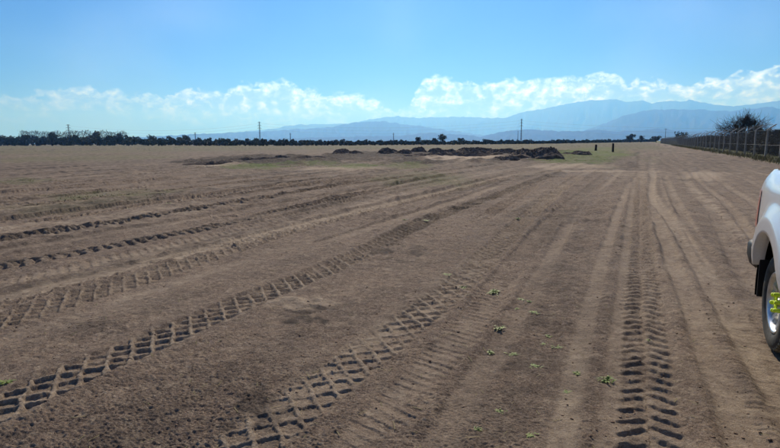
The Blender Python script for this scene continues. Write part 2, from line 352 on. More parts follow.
def height_and_cover(x, y, sp):
    "ground height and cover shares at points; sp = local mesh spacing, which limits the finest relief"
    rr = np.hypot(x, y); u, v = uv_of(x, y)
    def band(fr): return np.clip(1.6 - 2.2 * fr * sp, 0, 1)
    h = np.zeros_like(x)
    near = sst(-rr, -220, -60)
    h += .05 * pn(x * .11, y * .11, 1) * near
    h += .022 * pn(x * .45, y * .45, 2) * band(.45)
    rough = .50 + .42 * sst(pn(x * .35 + 7, y * .35, 3) + .5 * pn(x * 1.3, y * 1.3, 18), -.35, .6)            # loose patches and firm patches
    road = sst(v, -.7, .3)
    rough *= 1 - .25 * road
    rough *= 1 + 2.3 * sst(rr, 5, 15) * (1 - .6 * road)
    h += .018 * pn(x * 1.9, y * 1.9, 4) * band(1.9) * rough
    # clods: billowed noise
    h += .014 * (np.abs(pn(x * 4.6, y * 4.6, 5)) - .25) * band(4.6) * rough
    h += .010 * (np.abs(pn(x * 10, y * 10, 6)) - .25) * band(10) * rough
    h += .011 * (np.abs(pn(x * 23, y * 23, 7)) - .25) * band(23) * rough
    h += .0100 * pn(x * 52, y * 52, 8) * band(52) * rough
    h += .0060 * pn(x * 110, y * 110, 9) * band(110) * rough
    # blade and tyre striations along the driving direction
    wob = .5 * pn(u * .05, v * .2, 10)
    h += .036 * pn(u * .06, (v + wob) * 1.1, 11) * band(1.1) * near
    h += .018 * pn(u * .10, (v + wob) * 3.2, 12) * band(3.2) * near
    h += .006 * pn(u * .5, (v + wob) * 11, 13) * band(11) * (.4 + .6 * road)
    crust_lit = np.clip(.75 * pn(u * .05, (v + wob) * .9, 14) + .45 * pn(u * .09, (v + wob) * 2.6, 19) + .35 * pn(x * .12, y * .12, 15) - .05, 0, 1)
    crust_lit += .55 * sst(v, -1.2, .6) * sst(-v, -9.5, -7) * .6
    moist_shade = .52 * sst(rr, 10, 45) + np.clip(.8 * pn(x * .28 + 3, y * .28, 16) - .30, 0, 1) + .75 * np.clip(pn(u * .06, (v + wob) * 1.0, 17) + .4 * pn(u * .1, (v + wob) * 2.9, 20) - .12, 0, 1) * (1 - .7 * road)  # distance term paints the shaded sides of far clods into the colour
    crust_lit *= 1 - .35 * sst(rr, 14, 45)
    brk0 = sst(pn(x * 2.6, y * 2.6, 96) + .7 * pn(x * 8, y * 8, 97) * band(8), -.45, .5); crust_lit *= .25 + 1.0 * brk0; moist_shade *= .45 + .8 * sst(pn(x * 2.2, y * 2.2, 98) + .7 * pn(x * 7, y * 7, 99) * band(7), -.45, .5)
    green = np.zeros_like(x)
    for (P, wd, dp, kind, pitch, ang, stg, berm, fresh) in TRK:
        lo = P.min(0) - 1.2; hi = P.max(0) + 1.2
        idx = np.nonzero((x > lo[0]) & (x < hi[0]) & (y > lo[1]) & (y < hi[1]))[0]
        if not len(idx): continue
        # only vertices near the path in (u,v) are looked at
        pu, pv = uv_of(P[:, 0], P[:, 1]); o = np.argsort(pu)
        if np.ptp(pu) > 4:
            ev = np.interp(u[idx], pu[o], pv[o]); idx = idx[np.abs(v[idx] - ev) < 2.2]
        if not len(idx): continue
        mono = np.ptp(pu) > 4
        if mono: idx = idx[np.argsort(u[idx])]; Uk = u[idx]
        X = x[idx]; Y = y[idx]; best = np.full(len(idx), 1e9); D = np.zeros(len(idx)); S = np.zeros(len(idx)); s0 = 0.0
        for i in range(len(P) - 1):
            a = P[i]; e = P[i + 1] - a; ln = math.hypot(*e); e = e / ln
            if mono:
                lo_ = np.searchsorted(Uk, min(pu[i], pu[i + 1]) - 2.6); hi_ = np.searchsorted(Uk, max(pu[i], pu[i + 1]) + 2.6); sl_ = slice(lo_, hi_)
            else: sl_ = slice(None)
            Xs = X[sl_]; Ys = Y[sl_]
            tt = np.clip((Xs - a[0]) * e[0] + (Ys - a[1]) * e[1], 0, ln)
            dx = Xs - a[0] - tt * e[0]; dy = Ys - a[1] - tt * e[1]; d2 = dx * dx + dy * dy
            k = d2 < best[sl_]
            best[sl_] = np.where(k, d2, best[sl_]); S[sl_] = np.where(k, s0 + tt, S[sl_]); D[sl_] = np.where(k, dx * e[1] - dy * e[0], D[sl_]); s0 += ln
        D += .02 * pn(S * .8, S * 0 + dp * 100, 30)
        hw = wd / 2; spx = sp[idx]; ad = np.abs(D)
        inside = sst(-ad, -hw - .02 - spx * .4, -hw + .03)
        vary = np.clip(stg * (.96 + .20 * pn(S * .35, S * 0 + wd * 37, 31)), .15, 1.1)
        tr_r = math.radians(ang)
        jit = .016 * pn(X * 6, Y * 6, 33) + .010 * pn(X * 17, Y * 17, 37); crumb = np.clip(.95 + .6 * pn(X * 2.3, Y * 2.3, 38) + .5 * pn(X * 13, Y * 13, 39), 0, 1.1)
        fine = np.clip(1.6 - spx / pitch * 1.5, 0, 1)
        if kind == 'diamond':
            a = (S * math.sin(tr_r) + D * math.cos(tr_r) + jit) / pitch; b = (S * math.sin(tr_r) - D * math.cos(tr_r) + jit) / pitch
            ra = np.abs((a % 1) - .5) * 2; rb = np.abs((b % 1) - .5) * 2          # 1 on ridge lines
            ridge = np.maximum(sst(ra, .66, .88), .85 * sst(rb, .66, .88)) * crumb
            shape = -(1 - ridge)
        elif kind == 'chevron':
            sgn = np.where(D > 0, .5, 0)
            a = (S + ad * math.tan(math.radians(90 - ang)) * .35 + sgn * pitch + 1.8 * jit) / pitch
            ra = np.abs((a % 1) - .5) * 2
            bar = sst(ra, .30, .62) * (.35 + .65 * sst(ad, .0, .05)) * crumb
            shape = -(1 - bar)
        elif kind == 'bars':
            a = (S + D * math.cos(tr_r) + jit) / pitch; ra = np.abs((a % 1) - .5) * 2
            shape = -.5 - .5 * sst(ra, .35, .7) * np.clip(.6 + .8 * pn(X * 5, Y * 5, 35), 0, 1)
        else:
            shape = -np.ones_like(S)
        if kind == 'diamond': crust_lit[idx] += .45 * ridge * inside * fine * vary  # sun catching the ridge tops, painted in as a lighter colour
        avg = -.55
        shape = shape * fine + avg * (1 - fine)
        bs = berm * np.exp(-((ad - hw - .05) / (.05 + spx * .5)) ** 2) * (.6 + .8 * pn(X * 3, Y * 3, 36))
        hh = h[idx]
        h[idx] = hh * (1 - .55 * inside * vary) + dp * (1 + .9 * sst(rr[idx], 7, 22)) * shape * inside * vary + bs * vary
        if fresh: moist_shade[idx] = np.maximum(moist_shade[idx], fresh * sst(rr[idx], 7, 11) * sst(-ad, -hw - .12, -hw + .05) * (.7 + .5 * pn(X * 1.2, Y * 1.2, 44)))
        crust_lit[idx] += (.5 if kind == 'smooth' else .28) * inside * vary * (1 - .5 * sst(rr[idx], 14, 40)) - .1 * np.exp(-((ad - hw - .12) / .1) ** 2)
    # bare tan apron, dark spread soil round the heaps, growth
    def blob(x0, x1, yt, yb, seed, soft=.5):
        "patch on the ground whose outline spans these photo columns and rows"
        ctr = gnd((x0 + x1) / 2, yb); far = gnd((x0 + x1) / 2, yt); c0 = (ctr + far) / 2; dd = math.hypot(c0[0], c0[1])
        ry = np.linalg.norm(far - ctr) / 2; rx = (x1 - x0) / 2 * dd / F; ex = np.array([c0[1], -c0[0]]) / dd; ey = np.array([c0[0], c0[1]]) / dd
        du = ((x - c0[0]) * ex[0] + (y - c0[1]) * ex[1]) / rx; dv = ((x - c0[0]) * ey[0] + (y - c0[1]) * ey[1]) / ry
        q = np.sqrt(du * du + dv * dv) + .40 * pn(du * 2.2 + seed, dv * 2.2, 50 + seed) + .25 * pn(x * .9, y * .9, 90 + seed)
        return sst(-q, -1 - soft * .5, -1 + soft * .5)
    spread = np.zeros_like(x)
    for b_ in [(180, 265, 159, 164.5), (210, 320, 155.5, 163), (230, 300, 160, 166), (300, 345, 157, 163.5), (320, 420, 152, 161), (400, 480, 151, 160.5), (440, 520, 154, 162), (495, 560, 150, 161.5), (540, 585, 151, 156), (385, 450, 160, 164)]:
        spread = np.maximum(spread, blob(*b_, int(b_[0]) % 17))
    moist_shade = np.maximum(moist_shade, spread * 1.0)
    h += spread * (.26 * np.clip(pn(x * .35, y * .35, 60) + .15, 0, 1) + .16 * np.abs(pn(x * 1.1, y * 1.1, 61))) * band(.5)
    brk = sst(pn(x * 3, y * 3, 94) + .7 * pn(x * 9, y * 9, 95), -.25, .35)
    moist_shade = np.maximum(moist_shade, brk * np.maximum(.8 * blob(285, 352, 307, 326, 4, 1.2), np.maximum(.7 * blob(365, 425, 243, 262, 5, 1.2), .6 * blob(215, 300, 380, 430, 6, 1.4))))
    crust_lit = np.maximum(crust_lit, .9 * blob(270, 332, 298, 309, 7, .8)); h += .03 * blob(270, 332, 298, 309, 7, .8) * np.clip(.5 + pn(x * 6, y * 6, 93), 0, 1.5)
    apron = blob(430, 500, 155.5, 160.5, 3); moist_shade *= 1 - .95 * apron; crust_lit = np.maximum(crust_lit, apron)
    for b_ in [(545, 605, 163.5, 167.5), (530, 570, 165.5, 168.5), (690, 720, 171, 182), (200, 250, 164, 166.5), (560, 645, 169.8, 172), (300, 380, 166, 170)]:
        crust_lit = np.maximum(crust_lit, .8 * blob(*b_, int(b_[0]) % 13, 1.2)); moist_shade *= 1 - .7 * blob(*b_, int(b_[0]) % 13, .8)
    for (x0, x1, yt, yb, s_) in [(555, 622, 150, 160, 1.0), (575, 622, 147, 153, .8), (545, 600, 157, 163.5, .9), (225, 290, 164, 168.5, .9), (330, 380, 163.5, 168, .8), (300, 340, 162, 165.5, .7), (20, 160, 155, 161, .3), (60, 160, 191, 199, .38), (0, 40, 178, 184, .4),
                                 (385, 430, 163, 168.5, .6), (380, 470, 172, 186, .35), (0, 130, 198, 212, .15)]:
        green = np.maximum(green, s_ * blob(x0, x1, yt, yb, int(x0) % 11, .9))
    # beyond the worked soil: stubble and sparse growth
    fargrass = sst(rr, 75, 150) * sst(-v, -8, -2)
    green = np.maximum(green, fargrass * (.34 + .30 * pn(x * .02, y * .02, 70)))
    crust_lit *= 1 - .6 * fargrass; moist_shade = np.maximum(moist_shade, .5 * fargrass)
    green = np.maximum(green, .75 * sst(v, 8.3, 9.5) * sst(u, 2, 9))                 # verge under the fence
    # far field keeps level
    flat = sst(rr, 120, 320)
    h *= 1 - flat
    return h, np.clip(crust_lit, 0, 1), np.clip(green, 0, 1), np.clip(moist_shade, 0, 1)

import time; _t0 = time.time()
def build_ground():
    rows = [.25, .6, .9]
    r_ = 1.15
    while r_ < 140:
        rows.append(r_); r_ += min(max(r_ * r_ / (CH * 731 * 1.35), .0045), (.0046 if r_ < 28 else .0075) * r_)
    while r_ < 34000:
        rows.append(r_); r_ *= 1.10
    rows.append(34000)
    rows = np.array(rows)
    azs = np.concatenate([np.linspace(-41, 46, 810), np.linspace(46, 319, 72)[1:-1]])
    A, Rr = np.meshgrid(np.radians(azs), rows)
    nr, na = A.shape
    x = (Rr * np.sin(A)).ravel(); y = (Rr * np.cos(A)).ravel()
    fine = ((A > R(-42)) & (A < R(47))).ravel()
    dr = np.gradient(rows)[:, None] * np.ones((1, na)); da = Rr * R(87 / 809); da[:, 810:] = Rr[:, 810:] * R(3.8)
    # relief is resolved by the coarser of the two spacings, radial weighted down by the grazing view
    sp = np.maximum(dr * .8, da).ravel()
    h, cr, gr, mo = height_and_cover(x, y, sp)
    V = np.c_[x, y, h]
    i = np.arange(nr - 1)[:, None] * na; j = np.arange(na)[None, :]; j2 = (j + 1) % na
    Q = np.stack([i + j, i + na + j, i + na + j2, i + j2], -1).reshape(-1, 4)[:, ::-1]
    me = np_mesh('ground', V, Q, [gm], smooth=True)
    # close the small hole under the camera
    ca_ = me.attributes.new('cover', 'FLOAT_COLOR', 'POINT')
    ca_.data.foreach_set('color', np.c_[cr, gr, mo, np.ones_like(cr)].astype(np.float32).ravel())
    o = link('ground', me); tag(o, 'bare brown soil field and dirt road with tyre tracks', kind='structure')
    return o
ground = build_ground()
def gh(x, y, sp=.02):
    x = np.atleast_1d(np.asarray(x, float)); y = np.atleast_1d(np.asarray(y, float))
    return height_and_cover(x, y, np.full(len(x), sp))[0]
import sys; print('ground faces', len(ground.data.polygons), time.time() - _t0, file=sys.stderr)

# ------------------------------------------------------------------ mountains
def range_mesh(profile, dist, depth_f, depth_b, seed, amp, az0=-75, az1=75, nx=700, ny=44):
    "a mountain range whose crest follows the profile (photo px), standing at that distance"
    pa = []; ph = []
    for x, y in profile:
        q = at(x, y, dist); pa.append(math.degrees(math.atan2(q[0], q[1]))); ph.append(max(q[2], -50))
    A = np.linspace(az0, az1, nx); Hc = np.interp(A, pa, ph)
    out_l = A < pa[0]; out_r = A > pa[-1]
    Hc = Hc + np.where(out_l | out_r, 1, 0) * dist * .006 * pn(A * .25, A * 0 + seed, seed) * np.clip(np.maximum(pa[0] - A, A - pa[-1]) / 6, 0, 1)
    fine = pn(A * 1.7, A * 0 + .5, seed + 1) + .5 * pn(A * 4.1, A * 0 + .5, seed + 2)
    Hc = Hc + dist * .0012 * (fine + .5 * pn(A * 9.3, A * 0 + .5, seed + 7))
    T = np.r_[np.linspace(-1, 0, ny // 2), np.linspace(0, 1, ny // 2)[1:]]
    V = []
    for tt in T:
        d = dist + (tt * depth_f if tt < 0 else tt * depth_b) + dist * .03 * pn(A * .3, A * 0 + 9, seed + 3)
        k = 1 - abs(tt)
        z = Hc * (k ** 1.15)
        spur = np.abs(pn(A * (dist / 5200.), A * 0 + tt * 1.6, seed + 4)) - .3 + .5 * (np.abs(pn(A * (dist / 2100.), A * 0 + tt * 4, seed + 5)) - .3)
        z = z - amp * np.clip(spur, -.3, 1) * np.clip(k * (1 - k) * 4, 0, 1) * np.clip(Hc / (amp * 2), 0, 1)
        z = np.where(k <= 0, -3, np.maximum(z, -3))
        ar = np.radians(A); V.append(np.c_[np.sin(ar) * d, np.cos(ar) * d, z])
    n = len(T); V = np.array(V).reshape(-1, 3)
    i = np.arange(n - 1)[:, None] * nx; j = np.arange(nx - 1)[None, :]
    Q = np.stack([i + j, i + j + 1, i + nx + j + 1, i + nx + j], -1).reshape(-1, 4)
    return V, Q
far_p = [(-60, 141), (120, 138), (220, 134), (270, 129), (300, 124), (345, 124), (380, 118), (400, 116), (420, 118), (440, 117), (470, 117), (503, 118.5), (520, 113), (545, 108), (560, 105), (580, 101.5), (593, 100), (612, 100),
         (625, 102), (640, 100.5), (644, 100), (652, 103), (666, 100), (680, 102), (691, 100.3), (704, 102), (714, 105), (738, 106.5), (760, 103), (780, 100.5), (850, 97)]
mid_p = [(-60, 146), (330, 127.5), (345, 124), (360, 122), (383, 121.5), (400, 123.5), (420, 126), (440, 129), (470, 133), (500, 138), (560, 138), (595, 127), (610, 121), (625, 115.5), (640, 111), (655, 109), (672, 109), (688, 110), (700, 108.5),
         (716, 110.5), (730, 111.5), (745, 109), (757, 108), (768, 106.5), (780, 109), (860, 112)]
low_p = [(-60, 147), (240, 146), (270, 139), (330, 137), (385, 136), (430, 133), (460, 134.5), (480, 136.5), (505, 131), (525, 129), (560, 131), (600, 130.5), (620, 131.5), (660, 129), (700, 131), (760, 130), (860, 131)]
for nm, pr, ds, dfr, dbk, sd_, am in (('far_mountain_range', far_p, 27000, 5500, 5000, 101, 420), ('mountain_range', mid_p, 17500, 3500, 3500, 120, 240), ('foothills', low_p, 11500, 1800, 2500, 140, 70)):
    V, Q = range_mesh(pr, ds, dfr, dbk, sd_, am)
    tag(link(nm, np_mesh(nm, V, Q, [rock_m], smooth=True)), kind='structure')

# ------------------------------------------------------------------ haze: one closed box of even air round everything
_top = max(v_.co.z for o_ in COL.objects if o_.name in ('far_mountain_range', 'mountain_range', 'foothills') for v_ in o_.data.vertices)
hz = MB().box((-36000, -36000, -4), (36000, 36000, _top + 40)).build('haze', None)
tag(hz, 'pale blue haze over the plain and mountains', kind='stuff')
hm = bpy.data.materials.new('haze_air'); hm.use_nodes = True; ht = hm.node_tree; ht.nodes.clear()
ho = N('ShaderNodeOutputMaterial', ht); pv = N('ShaderNodeVolumePrincipled', ht)
pv.inputs['Color'].default_value = (.14, .42, 1.0, 1); pv.inputs['Absorption Color'].default_value = (1, 1, 1, 1); pv.inputs['Density'].default_value = 8.6e-5; pv.inputs['Anisotropy'].default_value = .5
L(pv.outputs[0], ho.inputs['Volume'], ht); hz.data.materials.append(hm)

# ------------------------------------------------------------------ soil heaps
def heap(label, px, base_y, half_w, top_y, half_d, seed, peaks, group='heaps of dumped soil'):
    c0 = gnd(px, base_y); dd = math.hypot(c0[0], c0[1]); c0 = c0 * (1 + half_d / dd)            # centre lies half its depth behind the visible foot
    dist = math.hypot(c0[0], c0[1]); c0[2] = 0
    hw = half_w * 1.15 * dist / F; half_d = half_d * 1.3; top = at(px, top_y, dist)[2]
    rad, ang = 34, 120
    rg = np.random.default_rng(seed)
    V = [(0, 0, 0)]
    th = np.linspace(0, 2 * math.pi, ang, endpoint=False)
    rr_ = np.linspace(0, 1, rad + 1)[1:]
    TH, RR = np.meshgrid(th, rr_)
    ow = 1 + .16 * pn(np.cos(TH) * 1.5 + seed, np.sin(TH) * 1.5, seed) + .07 * pn(np.cos(TH) * 5 + seed, np.sin(TH) * 5, seed + 1)
    X = RR * np.cos(TH) * hw * ow; Y = RR * np.sin(TH) * half_d * ow
    Z = np.zeros_like(X)
    for (ox, hgt, wd) in peaks:
        q = ((X / hw - ox) / (wd * 1.15)) ** 2 + (Y / half_d * .97) ** 2
        Z = np.maximum(Z, hgt * np.clip(1 - q, 0, 1) ** .72)
    Z = Z * top * .77
    edge = np.clip((1 - RR) * 4, 0, 1)
    Z += edge * (.26 * pn(X * 1.0 + seed, Y * 1.0, seed + 2) + .26 * (.25 - np.abs(pn(X * 2.3, Y * 2.3 + seed, seed + 3))) + .22 * (.2 - np.abs(pn(X * 4.5, Y * 4.5, seed + 4))) + .09 * pn(X * 9, Y * 9, seed + 5)) * min(1, top)
    Z = np.where(RR > .99, -.15, np.maximum(Z, -.05) + .03 * edge)
    V = np.vstack([[[0, 0, Z[0].mean()]], np.c_[X.ravel(), Y.ravel(), Z.ravel()]])
    f = []
    for i in range(rad - 1):
        for j in range(ang):
            j2 = (j + 1) % ang; f.append((1 + i * ang + j, 1 + (i + 1) * ang + j, 1 + (i + 1) * ang + j2, 1 + i * ang + j2))
    tri = [(0, 1 + j, 1 + (j + 1) % ang) for j in range(ang)]
    me = bpy.data.meshes.new('soil_heap'); me.from_pydata(V.tolist(), [], f + tri); me.materials.append(heap_m); me.update()
    o = link('soil_heap', me); o.location = c0; o.rotation_euler = (0, 0, -math.atan2(c0[0], c0[1]))
    return tag(o, label, 'soil heap', group)
heap('leftmost of the rounded dark soil heaps, with a low tail to its right', 348, 155.2, 15, 148.3, 1.9, 1, [(-.35, 1, .55), (.35, .55, .6), (.75, .4, .3)])
heap('dark soil heap second from the left in the row of rounded heaps', 387, 154.8, 11, 147.6, 1.7, 2, [(0, 1, .8), (.5, .6, .5)])
heap('small flat dark soil heap squeezed between two taller rounded heaps', 404, 154.6, 8.5, 148.9, 1.4, 3, [(0, 1, .9)])
heap('pointed dark soil heap rising above its neighbours near the middle', 418, 153.8, 9, 146.0, 1.6, 4, [(.05, 1, .75), (-.5, .5, .5)])
heap('wide low soil heap right of the pointed heap', 441, 154.2, 14, 147.5, 1.7, 5, [(-.2, 1, .6), (.4, .75, .6)])
heap('broad flat topped soil heap in the middle of the long dark ridge', 474, 154.0, 19, 146.8, 2.0, 6, [(-.3, .95, .6), (.25, 1, .6), (.7, .7, .4)])
heap('uneven soil heap between the flat topped heap and the largest one', 503, 155.2, 17, 147.8, 1.8, 7, [(-.4, .8, .5), (.2, 1, .6)])
heap('largest and tallest soil heap at the right end of the ridge', 536, 159.6, 23, 145.5, 2.6, 8, [(.30, 1, .62), (-.35, .82, .6), (-.7, .5, .4)])
heap('low dark bank of soil in front of the row of heaps', 452, 157.0, 46, 151.6, 1.2, 9, [(-.75, .5, .35), (-.35, .7, .4), (.05, .8, .4), (.45, 1, .4), (.8, .9, .35)])
heap('small dark soil bank in front of the pale scraped patch', 506, 160.8, 13, 155.0, .9, 10, [(-.4, .7, .6), (.35, 1, .6)])
heap('low grassy soil hump right of the largest heap', 577, 154.8, 13, 150.4, 1.2, 11, [(.2, 1, .6), (-.5, .5, .5)])
heap('low crumbled soil hump on the far left spread of dark earth', 282, 159.0, 8, 154.8, .8, 12, [(0, 1, .7), (.6, .6, .4)])
heap('long thin crest of crumbled soil on the left spread', 252, 161.0, 26, 157.0, .7, 13, [(-.6, .6, .4), (-.1, .8, .5), (.5, 1, .5)])
heap('scattered low soil windrow at the very left of the dark spread', 214, 164.5, 24, 160.6, .6, 14, [(-.5, .6, .5), (.2, 1, .5), (.7, .7, .3)])
heap('thin soil windrow joining the left spread to the rounded heaps', 312, 158.6, 17, 155.6, .6, 15, [(-.4, 1, .6), (.4, .8, .6)])

# ------------------------------------------------------------------ two dark posts
def dark_post(px, base_y, top_y, wpx, lean, label):
    b = gnd(px, base_y); dist = math.hypot(b[0], b[1]); h = at(px, top_y, dist)[2]; r_ = wpx * dist / F / 2
    m = MB(); n = 9; rg = random.Random(int(px)); v = []; lv = [(-.3, 1.05), (.0, 1.05), (.35 * h, 1.0), (.7 * h, .96), (h - .05, .93), (h, .78)]
    for z, k in lv:
        for q in range(n):
            th = 2 * math.pi * q / n; kk = k * (1 + .10 * math.sin(3 * th + z))
            v.append((r_ * kk * math.cos(th) + lean * max(z, 0), r_ * kk * math.sin(th), z + (rg.uniform(-.03, .03) if z > h - .1 else 0)))
    f = [(i * n + q, i * n + (q + 1) % n, (i + 1) * n + (q + 1) % n, (i + 1) * n + q) for i in range(len(lv) - 1) for q in range(n)] + [tuple((len(lv) - 1) * n + q for q in range(n))]
    m.add(v, f); o = m.build('wooden_post', wood_m); o.location = (b[0], b[1], 0)
    tag(o, label, 'post', 'dark wooden posts at the edge of the road')
dark_post(595.8, 150.6, 144.6, 2.0, .02, 'shorter dark wooden post, left one of the pair beside the road')
dark_post(612.9, 152.0, 143.4, 1.9, -.015, 'taller dark wooden post, right one of the pair beside the road')

# ------------------------------------------------------------------ fence
FV = 9.7
def fpt(u_, v_, z): return (u_ * sa + v_ * ca, u_ * ca - v_ * sa, z)
fence = empty('security_fence', fpt(51.5, FV, 0)); tag(fence, 'long chain link security fence with angled concrete posts beside the dirt road', 'fence')
def in_fence(o):
    o.parent = fence; o.matrix_parent_inverse = Matrix.Translation(-Vector(fence.location)); return o
PU = [51.5 + 5.5 * k for k in range(-3, 58)]
pm = MB(); hwd = .065
def prism(m, a, b, wa, wb, da, db):
    v = [(a[0] + sx_ * wa, a[1] + sy_ * da, a[2]) for sx_, sy_ in ((-1, -1), (1, -1), (1, 1), (-1, 1))] + [(b[0] + sx_ * wb, b[1] + sy_ * db, b[2]) for sx_, sy_ in ((-1, -1), (1, -1), (1, 1), (-1, 1))]
    m.add(v, [(0, 3, 2, 1), (4, 5, 6, 7), (0, 1, 5, 4), (1, 2, 6, 5), (2, 3, 7, 6), (3, 0, 4, 7)])
prism(pm, (0, 0, -.3), (0, 0, 2.56), .075, .06, .075, .06)
post_me = pm.mesh('post', concrete_m)
am = MB(); prism(am, (0, 0, 2.52), (.60, 0, 2.98), .09, .065, .08, .06)
arm_me = am.mesh('arm', concrete_m)
for k, u_ in enumerate(PU):
    jx = random.uniform(-.05, .05)
    o = link('post', post_me); o.location = fpt(u_, FV + jx, random.uniform(-.06, .05)); o.rotation_euler = (random.uniform(-.02, .02), random.uniform(-.02, .02), -AXZ)
    in_fence(o)
    a = link('arm', arm_me, o); a.location = (0, 0, .0); a.rotation_euler = (0, random.uniform(-.06, .06) * .3, random.uniform(-.1, .1))
U0, U1 = PU[0], PU[-1]
for nm, (dv, z, rad) in [('tension_wire', (0, .12, .006)), ('tension_wire', (0, 1.2, .007)), ('tension_wire', (0, 2.46, .006)), ('barbed_wire', (.22, 2.74, .003)), ('barbed_wire', (.40, 2.88, .003)), ('barbed_wire', (.58, 3.02, .003))]:
    pts = []
    for a, b in zip(PU[:-1], PU[1:]):
        pts += [fpt(a, FV - .07 + dv, z), fpt((a + b) / 2, FV - .07 + dv, z - .025)]
    pts.append(fpt(PU[-1], FV - .07 + dv, z))
    in_fence(MB().tube(pts, rad, 3).build(nm, steel_m))
m = MB(); sp_ = .13; zt = 2.46; zb = .08
k0 = int((U1 - U0) / sp_)
V = []; Qf = []
def chain(u_a, z_a, u_b, z_b, r_=.0017):
    o = len(V)
    for (q, z) in ((u_a, z_a), (u_b, z_b)):
        V.extend([fpt(q, FV - .075 - r_, z - r_), fpt(q, FV - .075 + r_, z - r_), fpt(q, FV - .075, z + r_)])
    Qf.extend([(o, o + 1, o + 4, o + 3), (o + 1, o + 2, o + 5, o + 4), (o + 2, o, o + 3, o + 5)])
hgt = zt - zb
for k in range(-int(hgt / sp_), k0):
    a = U0 + k * sp_
    for sgn in (1, -1):
        ua, za, ub, zb_ = a, zb, a + hgt, zt
        if ua < U0: za += U0 - ua; ua = U0
        if ub > U1: zb_ -= ub - U1; ub = U1
        if sgn < 0: za, zb_ = zt + zb - za, zt + zb - zb_
        if ub > ua: chain(ua, za, ub, zb_)
cl = link('chain_link', np_mesh('chain_link', V, Qf, [wire_m])); in_fence(cl); tag(cl, kind='stuff')

# ------------------------------------------------------------------ vegetation helpers
def quads_cloud(P, size, rg, stretch=2.0):
    "small leaf / twig quads at points P"
    n = len(P); d = rg.normal(size=(n, 3)); d /= np.linalg.norm(d, axis=1)[:, None]
    e = np.cross(d, rg.normal(size=(n, 3))); e /= np.linalg.norm(e, axis=1)[:, None] + 1e-9
    s = size * rg.uniform(.6, 1.4, (n, 1)); a = d * s * stretch / 2; b = e * s / 2
    V = np.stack([P - a - b, P + a - b, P + a + b, P - a + b], 1).reshape(-1, 3)
    return V, np.arange(4 * n).reshape(-1, 4)
def crown_points(n, rg, w, h, z0, lumps=9):
    "points through a lumpy crown, denser near the lump surfaces"
    cs = []
    for _ in range(lumps):
        a = rg.uniform(0, 2 * math.pi); r_ = w * .5 * rg.uniform(.1, .75); z = z0 + h * rg.uniform(.2, .85)
        k = rg.uniform(.22, .42)
        cs.append((r_ * math.cos(a), r_ * math.sin(a), z, k * w * .75, k * h * .85))
    P = []
    for c_ in cs:
        m_ = n // lumps; d = rg.normal(size=(m_, 3)); d /= np.linalg.norm(d, axis=1)[:, None]; q = rg.uniform(.35, 1, (m_, 1)) ** .6
        P.append(np.array(c_[:3]) + d * q * np.array([c_[3], c_[3], c_[4]]))
    P = np.vstack(P); P[:, 2] = np.maximum(P[:, 2], z0 * .4 + .02)
    return P
def branch_tree(rg, h, spread, stems, levels, seg_taper=.62, flat=.75):
    "returns branch tubes as lists for trunk / twigs"
    limbs = []; twigs = []
    def grow(p, d, ln, rad, lv):
        pts = [p]; q = p; dd = d
        for _ in range(3):
            dd = dd + rg.normal(size=3) * .16; dd[2] += .05; dd /= np.linalg.norm(dd); q = q + dd * ln / 3; pts.append(q)
        (limbs if lv < 3 else twigs).append((pts, [rad, rad * .85, rad * .72, rad * .6]))
        if lv >= levels: return
        for _ in range(int(rg.integers(2, 4)) + (1 if lv >= 2 else 0)):
            nd = dd + rg.normal(size=3) * .62; nd[2] *= flat; nd /= np.linalg.norm(nd)
            if nd[2] < -.15: nd[2] = abs(nd[2]) * .3
            k = int(rg.integers(1, 4)); grow(pts[k], nd, ln * rg.uniform(.6, .85), rad * seg_taper, lv + 1)
    for s_ in range(stems):
        a = 2 * math.pi * s_ / stems + rg.uniform(-.4, .4)
        d = np.array([math.cos(a) * spread, math.sin(a) * spread, 1.0]); d /= np.linalg.norm(d)
        grow(np.array([.15 * math.cos(a), .15 * math.sin(a), -.1]), d, h * .42, h * .018, 0)
    return limbs, twigs
def tubes(L_, n, minr=0):
    m = MB()
    for pts, rd in L_: m.tube(pts, [max(x, minr) for x in rd], n, cap=False)
    return m

